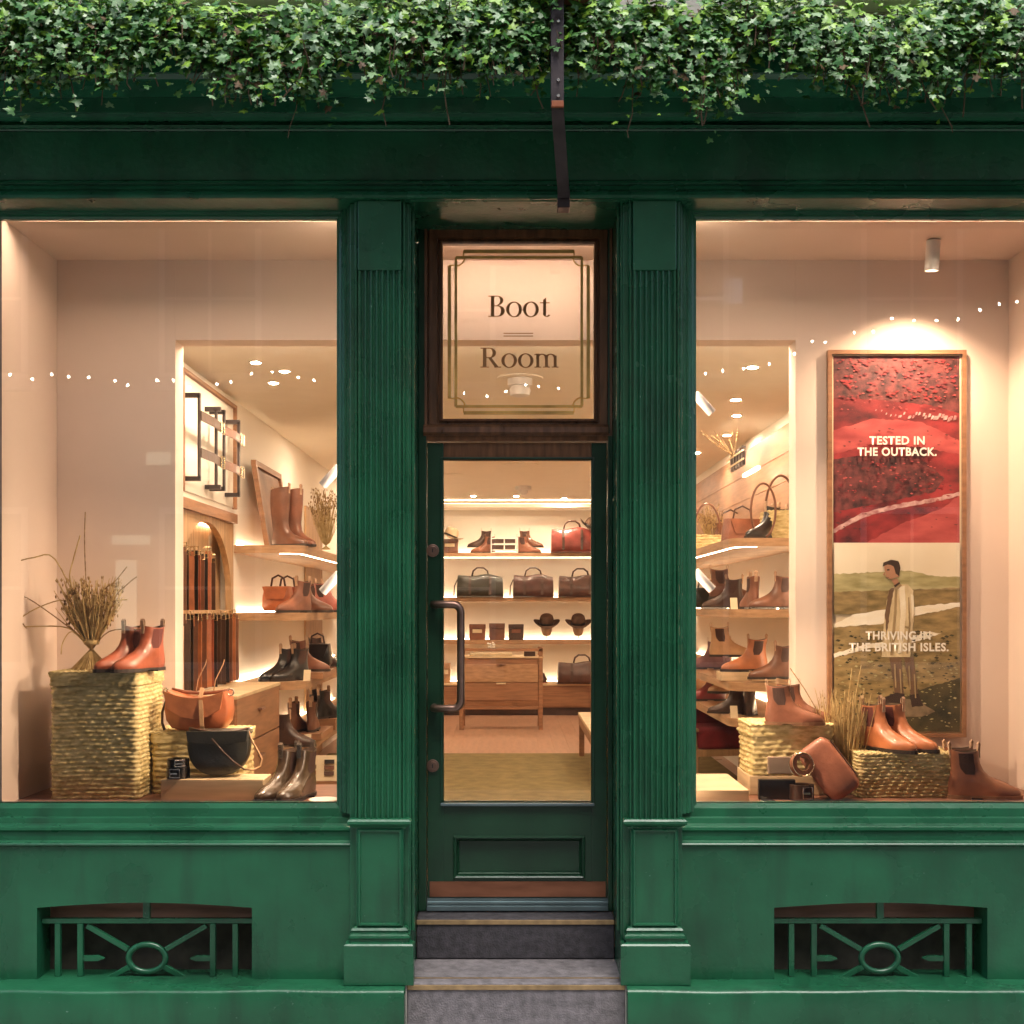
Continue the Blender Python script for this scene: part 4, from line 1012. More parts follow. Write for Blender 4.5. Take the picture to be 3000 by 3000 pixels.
for s in (-1, 1):
    MB().tube([(s*.146 + .014*math.cos(2*PI*i/14), -.02, .170 + .014*math.sin(2*PI*i/14)) for i in range(14)], .0035, 6, closed=True).build('ring', STEEL, t_, smooth=180)
MB().tube([(-.146, 0, .175), (-.16, .02, .13), (-.178, .02, .08), (-.175, .01, .03), (-.15, -.02, -.001)], .006, 6).build('shoulder_strap', L_DARK, t_, smooth=180)
MB().tube([(-.135, .02, .178), (-.08, .03, .166), (0, .03, .160), (.08, .03, .168), (.135, .02, .178)], .008, 8).build('rolled_edge', L_RUST, t_, smooth=180)
for s in (-.03, .05): MB().tube([(s, .03, .16), (s + .01, .03, .22), (s + .045, .03, .29), (s + .05, .03, .31)], .0022, 5).build('cord', L_SAND, t_)
# round dark bag on the plinth
rb = [(-.128, .195), (-.12, .20), (.12, .20), (.128, .195), (.132, .16)] + [(.132*math.cos(a)**.8 if math.cos(a) > 0 else -.132*abs(math.cos(a))**.8, .13 - .128*math.sin(a)) for a in [PI*i/18 for i in range(19)]] + [(-.132, .16)]
RZ0 = wz(2283, .14)
t_ = outline_bag('half_moon_bag', 'black half-moon leather handbag on the pale pine plinth', 'bag', (X_(643, 4.97), .225, RZ0 + .004), rad(4), rb, .085, L_OLIVE)
MB().prism([(-.128, .196), (.128, .196), (.122, .150), (.0, .136), (-.122, .150)], -.069, -.062).build('flap', L_OLIVE, t_, bevel=.002)
MB().tube([(-.122, -.03, .205), (-.06, -.045, .196), (0, -.05, .190), (.06, -.045, .192), (.122, -.03, .203)], .006, 8).build('rim', L_DARK, t_, smooth=180)
MB().tube([(-.02, -.075, .165), (.02, -.085, .12), (.07, -.085, .07), (.115, -.075, .035)], .0045, 6).build('braided_strap', L_DARK, t_, smooth=180)
cu = [(.125, -.02, .19), (.140, -.03, .15), (.165, -.04, .11), (.185, -.05, .075), (.180, -.055, .045), (.150, -.06, .030), (.115, -.075, .035)]
MB().tube(cu, .004, 6).build('strap_loop', L_SAND, t_, smooth=180)
MB().tube([(.128 + .012*math.cos(2*PI*i/12), -.02, .192 + .012*math.sin(2*PI*i/12)) for i in range(12)], .003, 5, closed=True).build('ring', STEEL, t_)
# coiled belts
def coil(label, x, y, z, r, h, m_, turns=3, tilt=None, rz=0, buckle=True, edge=None):
    t_ = thing('coiled_belt', label, 'belt', (x, y, z), rz, tilt=tilt)
    n = 26*turns
    MB().ribbon([((r - .006*turns*i/n)*math.cos(2*PI*turns*i/n), (r - .006*turns*i/n)*math.sin(2*PI*turns*i/n), h/2) for i in range(n + 1)], (0, 0, 1), h, .004).build('strap', m_, t_, smooth=40)
    if edge: 
        for zz in (.001, h - .001): MB().tube([((r + .001)*math.cos(2*PI*i/30), (r + .001)*math.sin(2*PI*i/30), zz) for i in range(30)], .0022, 5, closed=True).build('edge_trim', edge, t_)
    if buckle:
        MB().tube([(-.018, -r - .006, h*.18), (.022, -r - .006, h*.18), (.022, -r - .006, h*.92), (-.018, -r - .006, h*.92)], .0035, 6, closed=True).build('buckle', STEEL, t_)
        MB().box(-.016, .012, -r - .008, -r - .003, h*.45, h*.58).build('prong', STEEL, t_)
    return t_
coil('coiled black belt in front of the small basket', X_(521, 4.93), .18, RZ0 + .001, .048, .046, L_BLACK, 4)
coil('second black belt coil stacked on the first', X_(521, 4.93), .18, RZ0 + .048, .045, .034, L_BLACK, 4, rz=.4)
coil('tan rolled belt standing on edge in front of the leather wash bag', X_(2337, 4.93), .15, PZ + .150, .047, .036, L_RUST, 3, tilt=(rad(78), 0), rz=rad(14), edge=CHROME, buckle=False)
b_ = coil('dark brown belt roll with steel buckle at the front of the right window', X_(2352, 4.90), .165, PZ + .004, .052, .062, L_DARK, 3, rz=.15)
# wash bag leaning
t_ = thing('wash_bag', 'brown leather wash bag leaning at an angle in the right window', 'bag', (X_(2430, 4.93), .185, PZ + .128), rad(-14), tilt=(rad(-8), rad(-38)))
def rbox(m, W, D, H, r, n=6):
    def fn(u, v):
        a = 2*PI*u; b = -PI/2 + PI*v; ca, sa, cb, sb_ = math.cos(a), math.sin(a), math.cos(b), math.sin(b)
        e = .38
        f = lambda k: math.copysign(abs(k)**e, k)
        return (W/2*f(ca)*f(cb), D/2*f(sa)*f(cb), H/2*f(sb_))
    m.grid(40, 21, fn, wrap=True); return m
rbox(MB(), .150, .125, .260, .03).build('body', leather('wash_bag', (.34, .125, .075), .45), t_, smooth=180)
MB().ribbon([(.0770, -.0, z) for z in (-.09, -.04, .0, .05, .09)], (0, 1, 0), .035, .004).build('zip_panel', L_BROWN, t_)
for s in (-1, 1): MB().tube([(.0775, s*.020, z) for z in (-.09, .0, .09)], .0025, 6).build('piping', L_DARK, t_)
# wallet, box, tags in the right window
tag(MB().box(0, .155, 0, .03, 0, .085).build('black_wallet', L_BLACK, bevel=.004, loc=(X_(2222, 4.93), .17, PZ + .0)), 'flat black leather wallet standing behind the belt roll', 'wallet')
tag(MB().box(0, .10, 0, .02, 0, .072).build('suede_cardholder', mat('grey_suede', (.30, .22, .17), rough=.9), bevel=.003, loc=(X_(2250, 4.99), .235, PZ + .10)), 'greyish suede notebook leaning on the rear basket', 'notebook')
tag(MB().lathe([(.0, .0), (.03, 0), (.034, .004), (.03, .008), (0, .008)], 18).build('polish_tin', STEEL, loc=(X_(2247, 4.87), .105, PZ), smooth=40), 'small round polish tin at the front of the right window', 'tin')
tag(MB().lathe([(.0, .0), (.03, 0), (.058, .010), (.062, .014), (.055, .012), (.03, .005), (0, .005)], 28).build('saucer', WHITEC, loc=(X_(950, 4.87), .10, PZ + .001), smooth=60), 'white saucer on the display floor near the left pilaster', 'saucer')
# accessory tray under the left shelves
t_ = thing('accessory_board', 'cream board with small leather goods below the left shelves', 'display board', (X_(885, 7.15), 7.20 - EY, .66))
MB().obox((.16, .0, .07), (.16, 0, 0), (0, .006, 0), (0, .02, .075)).build('board', PAPER, t_)
for (a, b, m_) in ((.05, .08, L_BROWN), (.16, .11, L_BLACK), (.16, .04, L_DARK), (.16, .075, L_BROWN), (.25, .08, L_DARK), (.05, .045, L_TAN)):
    MB().obox((a, -.012 + b*.25 - .018, b), (.030, 0, 0), (0, .004, 0), (0, .003, .012)).build('leather_tag', m_, t_)
MB().box(-.01, .34, -.03, .1, -.03, -.008).build('ledge', OAKX, t_)
# brown shape: bundle on the drawer top
riser_box('low oak drawer front below the left shelves', X_(960, 7.35), 7.35 - EY, FZ, .52, .2, .20)

def duffel(label, px, Z, z, W, H, D, m_, strap=True, tall=1.0):
    t_ = thing('duffel_bag', label, 'bag', (X_(px, Z), Z - EY, z))
    o = MB()
    def fn(u, v):
        a = 2*PI*u; x = -W/2 + W*v; e = .45
        f = lambda k: math.copysign(abs(k)**e, k)
        k = 1 - .16*abs(2*v - 1)**4
        zz = H/2*f(math.sin(a)); yy = D/2*f(math.cos(a))*(1 - .35*max(0, zz/(H/2)))
        return (x*(1 - .03*math.sin(a)), yy*k, H/2 + zz*(1 - .10*abs(2*v - 1)**3 if zz > 0 else 1) + (.012*math.sin(9*v + 2) if zz > H*.3 else 0))
    o.grid(28, 22, fn, wrap=True); o.f += [list(range(27, -1, -1)), list(range(21*28, 22*28))]; o.mi += [0, 0]
    o.build('body', m_, t_, smooth=55)
    for s in (-1, 1):
        MB().tube([(-.10, s*.03, H*.96), (-.085, s*.04, H + .05), (-.04, s*.04, H + .085), (.04, s*.04, H + .085), (.085, s*.04, H + .05), (.10, s*.03, H*.96)], .009, 6).build('handle', L_DARK, t_, smooth=180)
    for s in (-1, 1): MB().ribbon([(s*W*.22, -D/2*.70, H*.93), (s*W*.22, -D/2 - .004, H*.6), (s*W*.22, -D/2 - .005, .03)], (1, 0, 0), .03, .005).build('band', L_DARK, t_)
    if strap: MB().tube([(-W/2, 0, H*.8), (-W/2 - .035, -.04, H*.5), (-W/2 - .04, -.06, .02)], .007, 6).build('shoulder_strap', L_DARK, t_, smooth=180)
    return t_
ZB = 14.1
duffel('dark olive duffel bag on the middle back shelf, leftmost of three', 1407, ZB, 1.844, .55, .27, .26, L_OLIVE)
duffel('chestnut duffel bag on the middle back shelf, in the middle', 1562, ZB, 1.844, .48, .27, .26, leather('mahogany', (.062, .022, .015)))
duffel('brown duffel bag on the middle back shelf, cut by the door edge', 1700, ZB, 1.844, .52, .26, .26, leather('cocoa', (.075, .032, .021)), strap=False)
duffel('large brown duffel bag on the low back cabinet', 1705, ZB - .1, FZ + .386, .58, .26, .28, leather('cocoa', (.075, .032, .021)), strap=False)
duffel('red and brown travel bag on the top back shelf', 1676, ZB, 2.38, .50, .30, .26, leather('brick_red', (.22, .045, .035)), strap=False)
def handbag(label, px, Z, z, m_, W=.24, H=.2, D=.12):
    o = [(-W*.42, H), (W*.42, H), (W*.48, H*.6), (W*.5, H*.2), (W*.42, .01), (-W*.42, .01), (-W*.5, H*.2), (-W*.48, H*.6)]
    t_ = outline_bag('handbag', label, 'bag', (X_(px, Z), Z - EY, z), R.uniform(-.3, .3), o, D, m_, bulge=.01)
    MB().tube([(-W*.25, 0, H*.95), (-W*.2, 0, H*1.3), (0, 0, H*1.42), (W*.2, 0, H*1.3), (W*.25, 0, H*.95)], .007, 6).build('handle', L_DARK, t_, smooth=180)
    MB().prism([(-W*.44, H*.98), (W*.44, H*.98), (W*.3, H*.5), (-W*.3, H*.5)], -D/2 - .018, -D/2 - .012).build('flap', m_, t_)
    return t_
handbag('red leather bag with lace on the second left shelf', 815, 7.55, B_, L_ORANGE, W=.19, H=.17)
handbag('red bag behind the tan boot on the second left shelf', 842, 7.75, B_, L_CHEST, W=.2, H=.17)
handbag('dark grey bag at the left edge of the second right shelf', 2066, 8.2, B2, L_OLIVE, W=.22, H=.15)
handbag('brown shoulder bag slung on the top right shelf', 2140, 9.4, A2, L_BROWN, W=.34, H=.26)
handbag('rust leather bag behind on the top right shelf', 2175, 8.4, A2, L_RUST, W=.3, H=.22)
handbag('black bag on the riser of the third left shelf', 930, 8.1, C_ + .046, L_BLACK, W=.2, H=.17)
# basket with hoop handles on the right top shelf
for (px, Z, lb, w2) in ((2285, 7.25, 'woven hoop basket nearest the wall on the top right shelf', .2), (2070, 9.2, 'woven hoop basket at the left end of the top right shelf', .22)):
    t_ = woven('hoop_basket', lb, X_(px, Z), Z - EY, A2, w2, w2, .14 if px < 2200 else .17, SEAG2, lid=0, row=.022, colw=.03)
    MB().tube([(-w2/2*1.0 - .0 + 0*i, 0, .12) if False else (w2*.5*math.cos(PI - PI*i/20), -.02, .14 + .26*math.sin(PI*i/20)) for i in range(21)], .008, 6).build('hoop_handle', L_BROWN, t_, smooth=180)
t_ = thing('hoop_stand', 'tall oval brown hoop around the black boots on the top right shelf', 'hoop', (X_(2236, 7.1), 7.1 - EY, A2))
MB().tube([(.075*math.sin(2*PI*i/40), 0, .165 - .165*math.cos(2*PI*i/40) + .008) for i in range(40)], .007, 6, closed=True).build('hoop', L_BROWN, t_, smooth=180)

# hats
def hat(label, x, y, z, m_, tilt=None, sc_=1.0):
    t_ = thing('hat', label, 'hat', (x, y, z), tilt=tilt, scale=sc_)
    m = MB()
    def brim(u, v):
        a = 2*PI*u; r = .085 + .075*v; up_ = .045*v*v*abs(math.cos(a))**2
        return (r*math.cos(a)*1.0, r*math.sin(a)*1.12, .0 + up_ - .012*v*(1 - abs(math.cos(a))))
    m.grid(36, 5, brim, wrap=True); m.build('brim', m_, t_, smooth=180)
    c = MB().lathe([(.088, 0), (.088, .03), (.084, .07), (.074, .10), (.052, .118), (.02, .112), (.0, .108)], 28, sy=1.12); c.build('crown', m_, t_, smooth=180)
    MB().lathe([(.0895, .004), (.0895, .026)], 28, sy=1.12).build('band', L_BLACK, t_)
    return t_
for px, lb in ((1602, 'left'), (1695, 'right')):
    x = X_(px, ZB)
    st = thing('hat_stand', 'cloth head form on a steel rod, %s on the lowest back shelf' % lb, 'hat stand', (x, 9.42, 1.328))
    MB().lathe([(.05, 0), (.05, .006), (.005, .008), (.005, .055)], 12).build('rod', STEEL, st)
    MB().lathe([(.03, .05), (.045, .06), (.06, .10), (.072, .16), (.078, .19), (.07, .21)], 18).build('head_form', LINEN, st, smooth=180)
    hat('brown felt hat on the %s head form' % lb, x, 9.42, 1.328 + .195, FELT, tilt=(rad(16), 0))
hat('pale felt hat on the boxes at the left end of the top back shelf', X_(1318, ZB), 9.44, 2.38 + .20, FELT_P, tilt=(0, rad(22)))
hat('brown felt hat leaning on the red travel bag', X_(1730, ZB), 9.40, 2.38 + .31, FELT, tilt=(rad(10), rad(28)))
def gift(label, x, y, z, W, D, H, m_, face=PAPER):
    t_ = thing('leather_box', label, 'box', (x, y, z))
    MB().box(-W/2, W/2, -D/2, D/2, 0, H*.72).build('box', m_, t_, bevel=.004); MB().box(-W/2 - .003, W/2 + .003, -D/2 - .003, D/2 + .003, H*.725, H).build('lid', m_, t_, bevel=.004)
    MB().box(-W*.3, W*.3, -D/2 - .006, -D/2 - .004, H*.45, H*.68).build('label_plate', face, t_)
gift('leftmost brown leather box on the lowest back shelf', X_(1398, ZB), 9.45, 1.328, .19, .14, .19, L_RUST)
gift('middle plain brown box on the lowest back shelf', X_(1456, ZB), 9.45, 1.328, .185, .14, .20, L_BROWN, L_BROWN)
gift('rightmost dark box on the lowest back shelf', X_(1512, ZB), 9.45, 1.328, .18, .14, .19, L_DARK, L_RUST)
gift('small stack of brown boxes under the pale hat on the top back shelf', X_(1317, ZB), 9.45, 2.38, .2, .16, .17, L_BROWN)
gift('cream hat box at the left end of the low back cabinet', X_(1305, ZB), 9.40, FZ + .386, .11, .12, .24, L_SAND)
t_ = thing('small_tray', 'white slatted tray of dark cases between the boots on the top back shelf', 'tray', (X_(1478, ZB), 9.40, 2.38))
for k in range(2):
    for j in range(2): MB().box(-.135 + .14*j, -.01 + .14*j, -.04, .04, .045 + .075*k, .095 + .075*k).build('case', L_DARK, t_, bevel=.003)
for z in (.0, .03, .10, .17): MB().box(-.16, .16, -.05, .05, z, z + .012).build('slat', WHITEC, t_)
for x in (-.165, .155): MB().box(x, x + .01, -.05, .05, 0, .21).build('post', WHITEC, t_)
t_ = thing('dark_figurine', 'small dark ornament on the low back cabinet beside the desk', 'ornament', (X_(1590, ZB), 9.35, FZ + .386))
MB().lathe([(.06, 0), (.06, .012), (.055, .014)], 14).build('base', L_CHEST, t_); MB().lathe([(.05, .014), (.055, .05), (.035, .085), (.02, .12), (.0, .13)], 12).build('body', L_DARK, t_, smooth=180)

# ------------------------------------------------------------------ furniture
DZn = 12.35
t_ = thing('console_desk', 'brown timber console desk with two drawers facing the door', 'desk', (X_(1468, DZn), DZn - EY, FZ))
hw = .42
for sx in (-1, 1):
    for yy in (0, .42): MB().box(sx*hw - .022, sx*hw + .022, yy, yy + .045, 0, .87 if sx > 0 else .82).build('leg', OAKX, t_, bevel=.004)
MB().box(-hw + .0225, hw - .0225, .012, .45, .30, .76).build('carcass', OAKX, t_)
for k, (z0, z1) in enumerate(((.315, .50), (.51, .70))):
    dr = MB().box(-hw + .03, hw - .03, -.004, .0115, z0, z1).build('drawer', OAK if k else OAKX, t_, bevel=.003)
    MB().box(-.05, .05, -.03, -.0045, z1 - .012, z1 + .004).build('pull', BRASS if k else PAPER, dr, bevel=.003)
MB().box(-hw - .02, hw + .03, -.01, .47, .765, .78).build('shelf_top', PINE, t_)
MB().box(-hw + .0225, hw + .022, 0, .03, .835, .868).build('upper_rail', OAKX, t_, bevel=.003)
MB().box(-hw + .0225, hw - .0225, .0, .03, .22, .25).build('lower_rail', OAKX, t_, bevel=.003)
t_ = thing('open_book', 'pale papers and dried flowers lying on the console desk', 'papers', (X_(1445, DZn), DZn - EY + .2, FZ + .7805))
MB().box(-.25, .2, -.1, .1, 0, .03).build('papers', PAPER, t_, bevel=.004)
mm = MB()
for k in range(30):
    a = R.uniform(0, 2*PI); r0 = R.uniform(0, .05); mm.lathe([(.002, -.012), (.014, 0), (.002, .012)], 6, (-.02 + r0*math.cos(a), r0*math.sin(a), .05 + R.uniform(0, .09)))
mm.build('flowers', WHITEC, t_)
t_ = thing('sunglasses_tray', 'dark small case on the desk next to the right post', 'case', (X_(1552, DZn), DZn - EY + .12, FZ + .7805))
MB().box(-.06, .06, -.05, .05, 0, .05).build('case', L_DARK, t_, bevel=.004)
# bench
t_ = thing('bench', 'low timber bench with pale seat just inside the door at the right', 'bench', (.575, 10.15 - EY, FZ))
MB().box(0, .42, -1.75, 0, .36, .39).build('seat', PINE, t_, bevel=.004)
MB().box(.004, .03, -1.74, -.01, .29, .3595).build('rail', OAKX, t_)
for (x, y) in ((.006, -.06), (.006, -1.74), (.37, -.06), (.37, -1.74)): MB().box(x, x + .045, y, y + .05, 0, .3595 if x > .1 else .289).build('leg', OAKX, t_, bevel=.003)
# upholstered chair
CZ_ = 8.75
t_ = thing('lounge_chair', 'oak lounge chair with burgundy cushion under the right shelves', 'chair', (X_(2110, CZ_), CZ_ - EY, FZ), rad(12))
o = rbox(MB(), .62, .56, .16, .03).build('cushion', BURG, t_, smooth=180); o.location = (0, 0, .34)
o = rbox(MB(), .60, .16, .34, .03).build('back_cushion', BURG, t_, smooth=180); o.location = (0, .26, .46)
for sx in (-1, 1):
    MB().tube([(sx*.28, -.26, .0), (sx*.29, -.25, .25), (sx*.30, -.24, .40)], [.014, .02, .018], 8).build('leg', OAKV, t_, smooth=60)
    MB().tube([(sx*.28, .30, .0), (sx*.29, .27, .25), (sx*.30, .25, .42)], [.014, .02, .018], 8).build('leg', OAKV, t_, smooth=60)
    MB().box(sx*.30 - .025, sx*.30 + .025, -.28, .28, .40, .425).build('arm', OAKV, t_, bevel=.006)
MB().box(-.29, .29, -.27, -.245, .22, .27).build('front_rail', OAKV, t_, bevel=.004)
# framed prints leaning on the top left shelf, twig rack on the right
t_ = thing('leaning_frame', 'brown framed print leaning behind the tall boots on the top left shelf', 'picture frame', (LX + .05, 7.6 - EY, A))
MB().obox((.06, .35, .27), (.010, 0, -.02), (0, .40, 0), (-.045, 0, .26)).build('print', mat('print_brown', (.27, .15, .09), rough=.6, var=.4, scale=3), t_)
for yy in (-.05, .75): MB().obox((.066, yy, .27), (.016, 0, 0), (0, .022, 0), (-.045, 0, .275)).build('frame_bar', OAKX, t_)
MB().obox((.022, .35, .545), (.016, 0, 0), (0, .42, 0), (0, 0, .018)).build('frame_bar', OAKX, t_)
t_ = thing('twig_rack', 'dark slatted rack with glowing backlight high on the right wall', 'rack', (1.60, 8.0 - EY, 2.70))
for k in range(5): MB().box(-.02, .0, .10*k, .065 + .10*k, 0, .13).build('slat', IRON, t_)
for z in (.03, .09): MB().box(-.025, -.0205, -.06, .58, z, z + .012).build('cross_bar', PAPER, t_)
MB().box(.08, .10, .0, .5, -.03, -.01).build('backlight', LEDB, t_)

# ------------------------------------------------------------------ dried grasses
def bunch(name, label, loc, n, h, spread, tie, foot, heads=.6, extra=(), seedr=.006, lean=0, thick=.0016, sm=None):
    t_ = thing(name, label, 'dried grass', loc)
    st = MB(); hd = MB()
    for k in range(n):
        a = R.uniform(0, 2*PI); q = math.sqrt(R.random()); hh = h*R.uniform(.62, 1.0)
        x0, y0 = foot*q*math.cos(a + PI), foot*q*math.sin(a + PI)*.7
        x1, y1 = tie[1]*q*math.cos(a), tie[1]*q*math.sin(a)
        x2 = spread*q*math.cos(a) + lean*hh + R.gauss(0, .012); y2 = spread*q*math.sin(a)*.7 + R.gauss(0, .01)
        pth = [(x0, y0, .003), (x1*.9, y1*.9, tie[0]), ((x1 + x2)/2 + R.gauss(0, .006), (y1 + y2)/2, (tie[0] + hh)/2), (x2, y2, hh)]
        st.tube(pth, [thick*1.3, thick*1.2, thick, thick*.6], 4)
        if R.random() < heads:
            for j in range(R.randint(2, 5)):
                zz = hh - R.uniform(0, .10); u = (zz - tie[0])/(hh - tie[0])
                c = (x1 + (x2 - x1)*u + R.gauss(0, .009), y1 + (y2 - y1)*u + R.gauss(0, .009), zz)
                hd.lathe([(.0005, -seedr*1.4), (seedr*R.uniform(.5, 1), 0), (.0005, seedr*1.4)], 5, c)
    o = st.build('stalks', sm or STRAW, t_, smooth=60); o['kind'] = 'stuff'
    if hd.v: o = hd.build('seed_heads', SEED, t_); o['kind'] = 'stuff'
    if tie[1] > .012 and foot > .03: MB().lathe([(tie[1]*1.02, tie[0] - .012), (tie[1]*1.15, tie[0]), (tie[1]*1.02, tie[0] + .012)], 16).build('tie', STRAW, t_, smooth=180)
    for p in extra: MB().tube(p[0], p[1], 5).build('long_stalk', p[2] if len(p) > 2 else STRAW, t_, smooth=60)
    return t_
gx = X_(268, 5.05); gy = .30
def E(pts, r=.0030, m_=None):
    r = max(r, .0026)   # long stalk given by photo x,y at the bunch's depth
    path = [((wx(px, gy) - gx), dy, wz(py, gy) - HZ) for px, py, dy in pts]
    # resample smooth
    out = []
    for i in range(len(path) - 1):
        for k in range(4):
            u = k/4; p0 = Vector(path[max(0, i - 1)]); p1 = Vector(path[i]); p2 = Vector(path[i + 1]); p3 = Vector(path[min(len(path) - 1, i + 2)])
            out.append(.5*((2*p1) + (p2 - p0)*u + (2*p0 - 5*p1 + 4*p2 - p3)*u*u + (3*p1 - p0 - 3*p2 + p3)*u**3))
    out.append(Vector(path[-1])); return (out, r, m_) if m_ else (out, r)
ext = [E([(262, 1900, 0), (238, 1800, 0), (175, 1640, -.05), (120, 1636, -.08), (55, 1655, -.10)]), E([(265, 1900, 0), (235, 1780, 0), (212, 1700, -.03), (225, 1640, -.04), (245, 1570, -.04)]),
       E([(262, 1900, 0), (240, 1870, 0), (160, 1800, -.03), (80, 1746, -.06), (62, 1790, -.06), (100, 1840, -.08)], .0024, SEED), E([(258, 1890, 0), (200, 1840, 0), (110, 1835, -.05), (20, 1840, -.08), (-60, 1850, -.1)]),
       E([(262, 1895, 0), (215, 1770, -.02), (150, 1770, -.05), (60, 1830, -.08), (-30, 1960, -.1)], .0018), E([(272, 1900, 0), (300, 1790, 0), (330, 1762, -.02), (380, 1757, -.03)]),
       E([(272, 1900, 0), (330, 1760, 0), (380, 1710, -.02), (405, 1690, -.02)], .0018, SEED), E([(272, 1900, 0), (320, 1850, 0), (400, 1843, -.02), (460, 1842, -.02)], .0016, SEED),
       E([(262, 1900, 0), (225, 1850, -.05), (205, 1880, -.08), (200, 1915, -.08)], .0016), E([(270, 1900, 0), (292, 1750, 0), (340, 1700, 0), (372, 1660, 0)], .0014, SEED), E([(268, 1900, 0), (255, 1750, 0), (248, 1600, 0), (250, 1500, 0)], .0012, SEED)]
bunch('dried_grass_bunch', 'tied sheaf of brown dried grass standing on the tall hamper', (gx, gy, HZ), 230, .41, .150, (.125, .030), .090, heads=.65, extra=ext, thick=.0023)
RGX = X_(2478, 5.08)
bunch('dried_grass_bunch', 'pale upright dried grasses between the leather wash bag and the low basket', (RGX, .36, PZ), 210, .46, .12, (.03, .035), .035, heads=.15, seedr=.004,
      extra=[([(-.03, 0, .15), (-.10, 0, .33), (-.17, 0, .45), (-.235, 0, .545)], .0024, SEED), ([(.0, 0, .2), (.02, 0, .42), (.035, 0, .545)], .0018), ([(.02, 0, .2), (.05, 0, .42), (.07, -.02, .56)], .0016),
             ([(-.02, -.02, .2), (-.09, -.04, .28), (-.16, -.06, .335), (-.205, -.08, .35)], .0018), ([(-.02, -.02, .2), (-.07, -.05, .27), (-.12, -.07, .32), (-.19, -.1, .34)], .0016)])
fb = bunch('dried_grass_bunch', 'loose straw tuft lying behind the rear basket in the right window', (X_(2420, 5.15), .42, PZ + .09), 120, .30, .15, (.05, .03), .03, heads=.5, seedr=.004, lean=-.15)
bunch('dried_grass_bunch', 'tall dried grasses on the top left shelf beside the riding boots', (X_(955, 7.9), 7.9 - EY, A), 130, .42, .12, (.05, .03), .03, heads=.8)
bunch('dried_grass_bunch', 'dried flowers in the hoop basket on the top right shelf', (X_(2085, 9.3), 9.35 - EY, A2 + .06), 60, .36, .12, (.05, .03), .02, heads=.9, seedr=.009)
bunch('dried_grass_bunch', 'bare twigs above the dark rack high on the right wall', (1.52, 8.05 - EY, 2.76), 12, .20, .16, (.02, .02), .02, heads=.6, seedr=.005, lean=-.5, sm=SEED)

# ------------------------------------------------------------------ poster
PY = .597
ps_ = thing('framed_poster', 'tall framed poster with red desert above and a man on a moor below', 'poster', (wx(2627, PY), PY, wz(2160, PY)))
QX = lambda px: wx(px, PY - .02) - wx(2627, PY)
QZ = lambda py: wz(py, PY - .02) - wz(2160, PY)
fr0, fr1, fz0, fz1 = QX(2425), QX(2830), QZ(2160), QZ(1026)
m = MB(); m.frame(fr0 + .018, fr1 - .018, fz0 + .018, fz1 - .018, [(0, -.012), (0, -.028), (.018, -.028), (.018, -.0005)]); m.build('frame', OAKX, ps_)
RED = mat('red_desert_print', (.055, .012, .014), rough=.5, scale=7, col2=(.38, .040, .042), stretch=(1, 1, 1.6))
REDB = mat('red_dune_print', (.33, .048, .050), rough=.5, scale=6, col2=(.56, .11, .10), stretch=(1, 1, 3))
REDD = mat('dark_scrub_print', (.045, .018, .018), rough=.5, scale=26, col2=(.22, .055, .052))
SALT = mat('salt_print', (.35, .12, .12), rough=.5, scale=40, col2=(.72, .48, .44))
MB().box(fr0 + .016, fr1 - .016, -.011, -.002, fz0 + .016, fz1 - .016).build('backing_board', PAPER, ps_)
class Lay: k = 0
def pr_(poly, m_, nm='print', jit=3.0):
    Lay.k += 1; y = -.0112 - .00012*Lay.k; out = []
    for i in range(len(poly)):
        a, b = poly[i], poly[(i + 1) % len(poly)]; L = math.hypot(b[0] - a[0], b[1] - a[1]); n = max(1, int(L/9)) if jit else 1
        edge = (a[0] == b[0] and a[0] in (2443, 2813)) or (a[1] == b[1])
        for k in range(n):
            u = k/n; q = 0 if (k == 0 or edge) else jit
            out.append((min(2813, max(2443, a[0] + (b[0] - a[0])*u + R.uniform(-q, q)*.4)), min(2144, a[1] + (b[1] - a[1])*u + R.uniform(-q, q)*.7)))
    return MB().prism([(QX(a), QZ(b)) for a, b in out], y, y + .0001).build(nm, m_, ps_)
def specks(x0, x1, y0, y1, n, m_, smax, dens=None):
    Lay.k += 1; y = -.0112 - .00012*Lay.k; mb = MB()
    for k in range(n):
        x = R.uniform(x0, x1); z = R.uniform(y0, y1)
        if dens and not dens(x, z): continue
        sx = R.uniform(.25, 1)*smax; sz = sx*R.uniform(.3, .6); yy = y - .000002*k
        mb.add([(QX(x - sx), yy, QZ(z)), (QX(x - sx*.2), yy, QZ(z - sz)), (QX(x + sx), yy, QZ(z - sz*.2)), (QX(x + sx*.3), yy, QZ(z + sz))], [(0, 1, 2, 3)])
    Lay.k += 3
    o = mb.build('print_texture', m_, ps_); o['kind'] = 'stuff'; return o
PLx, PRx = 2443, 2813
ZM = 1590; PT, PBm = 1042, 2144
pr_([(PLx, PT), (PRx, PT), (PRx, ZM), (PLx, ZM)], RED)
pr_([(PLx, PT), (PRx, PT), (PRx, 1210), (2720, 1185), (2600, 1172), (PLx, 1165)], REDD)
pr_([(PLx, 1260), (2560, 1225), (2700, 1235), (PRx, 1290), (PRx, 1330), (2700, 1310), (2560, 1300), (PLx, 1330)], REDB)
pr_([(PLx, 1345), (2560, 1330), (2700, 1345), (2770, 1400), (2740, 1440), (2600, 1470), (PLx, 1500)], REDD)
pr_([(2540, ZM), (2640, 1535), (2760, 1490), (PRx, 1450), (PRx, ZM)], REDB)
pr_([(PLx, 1550), (2520, 1505), (2620, 1478), (2720, 1462), (PRx, 1440), (PRx, 1452), (2720, 1474), (2630, 1488), (2530, 1517), (PLx, 1562)], SALT)
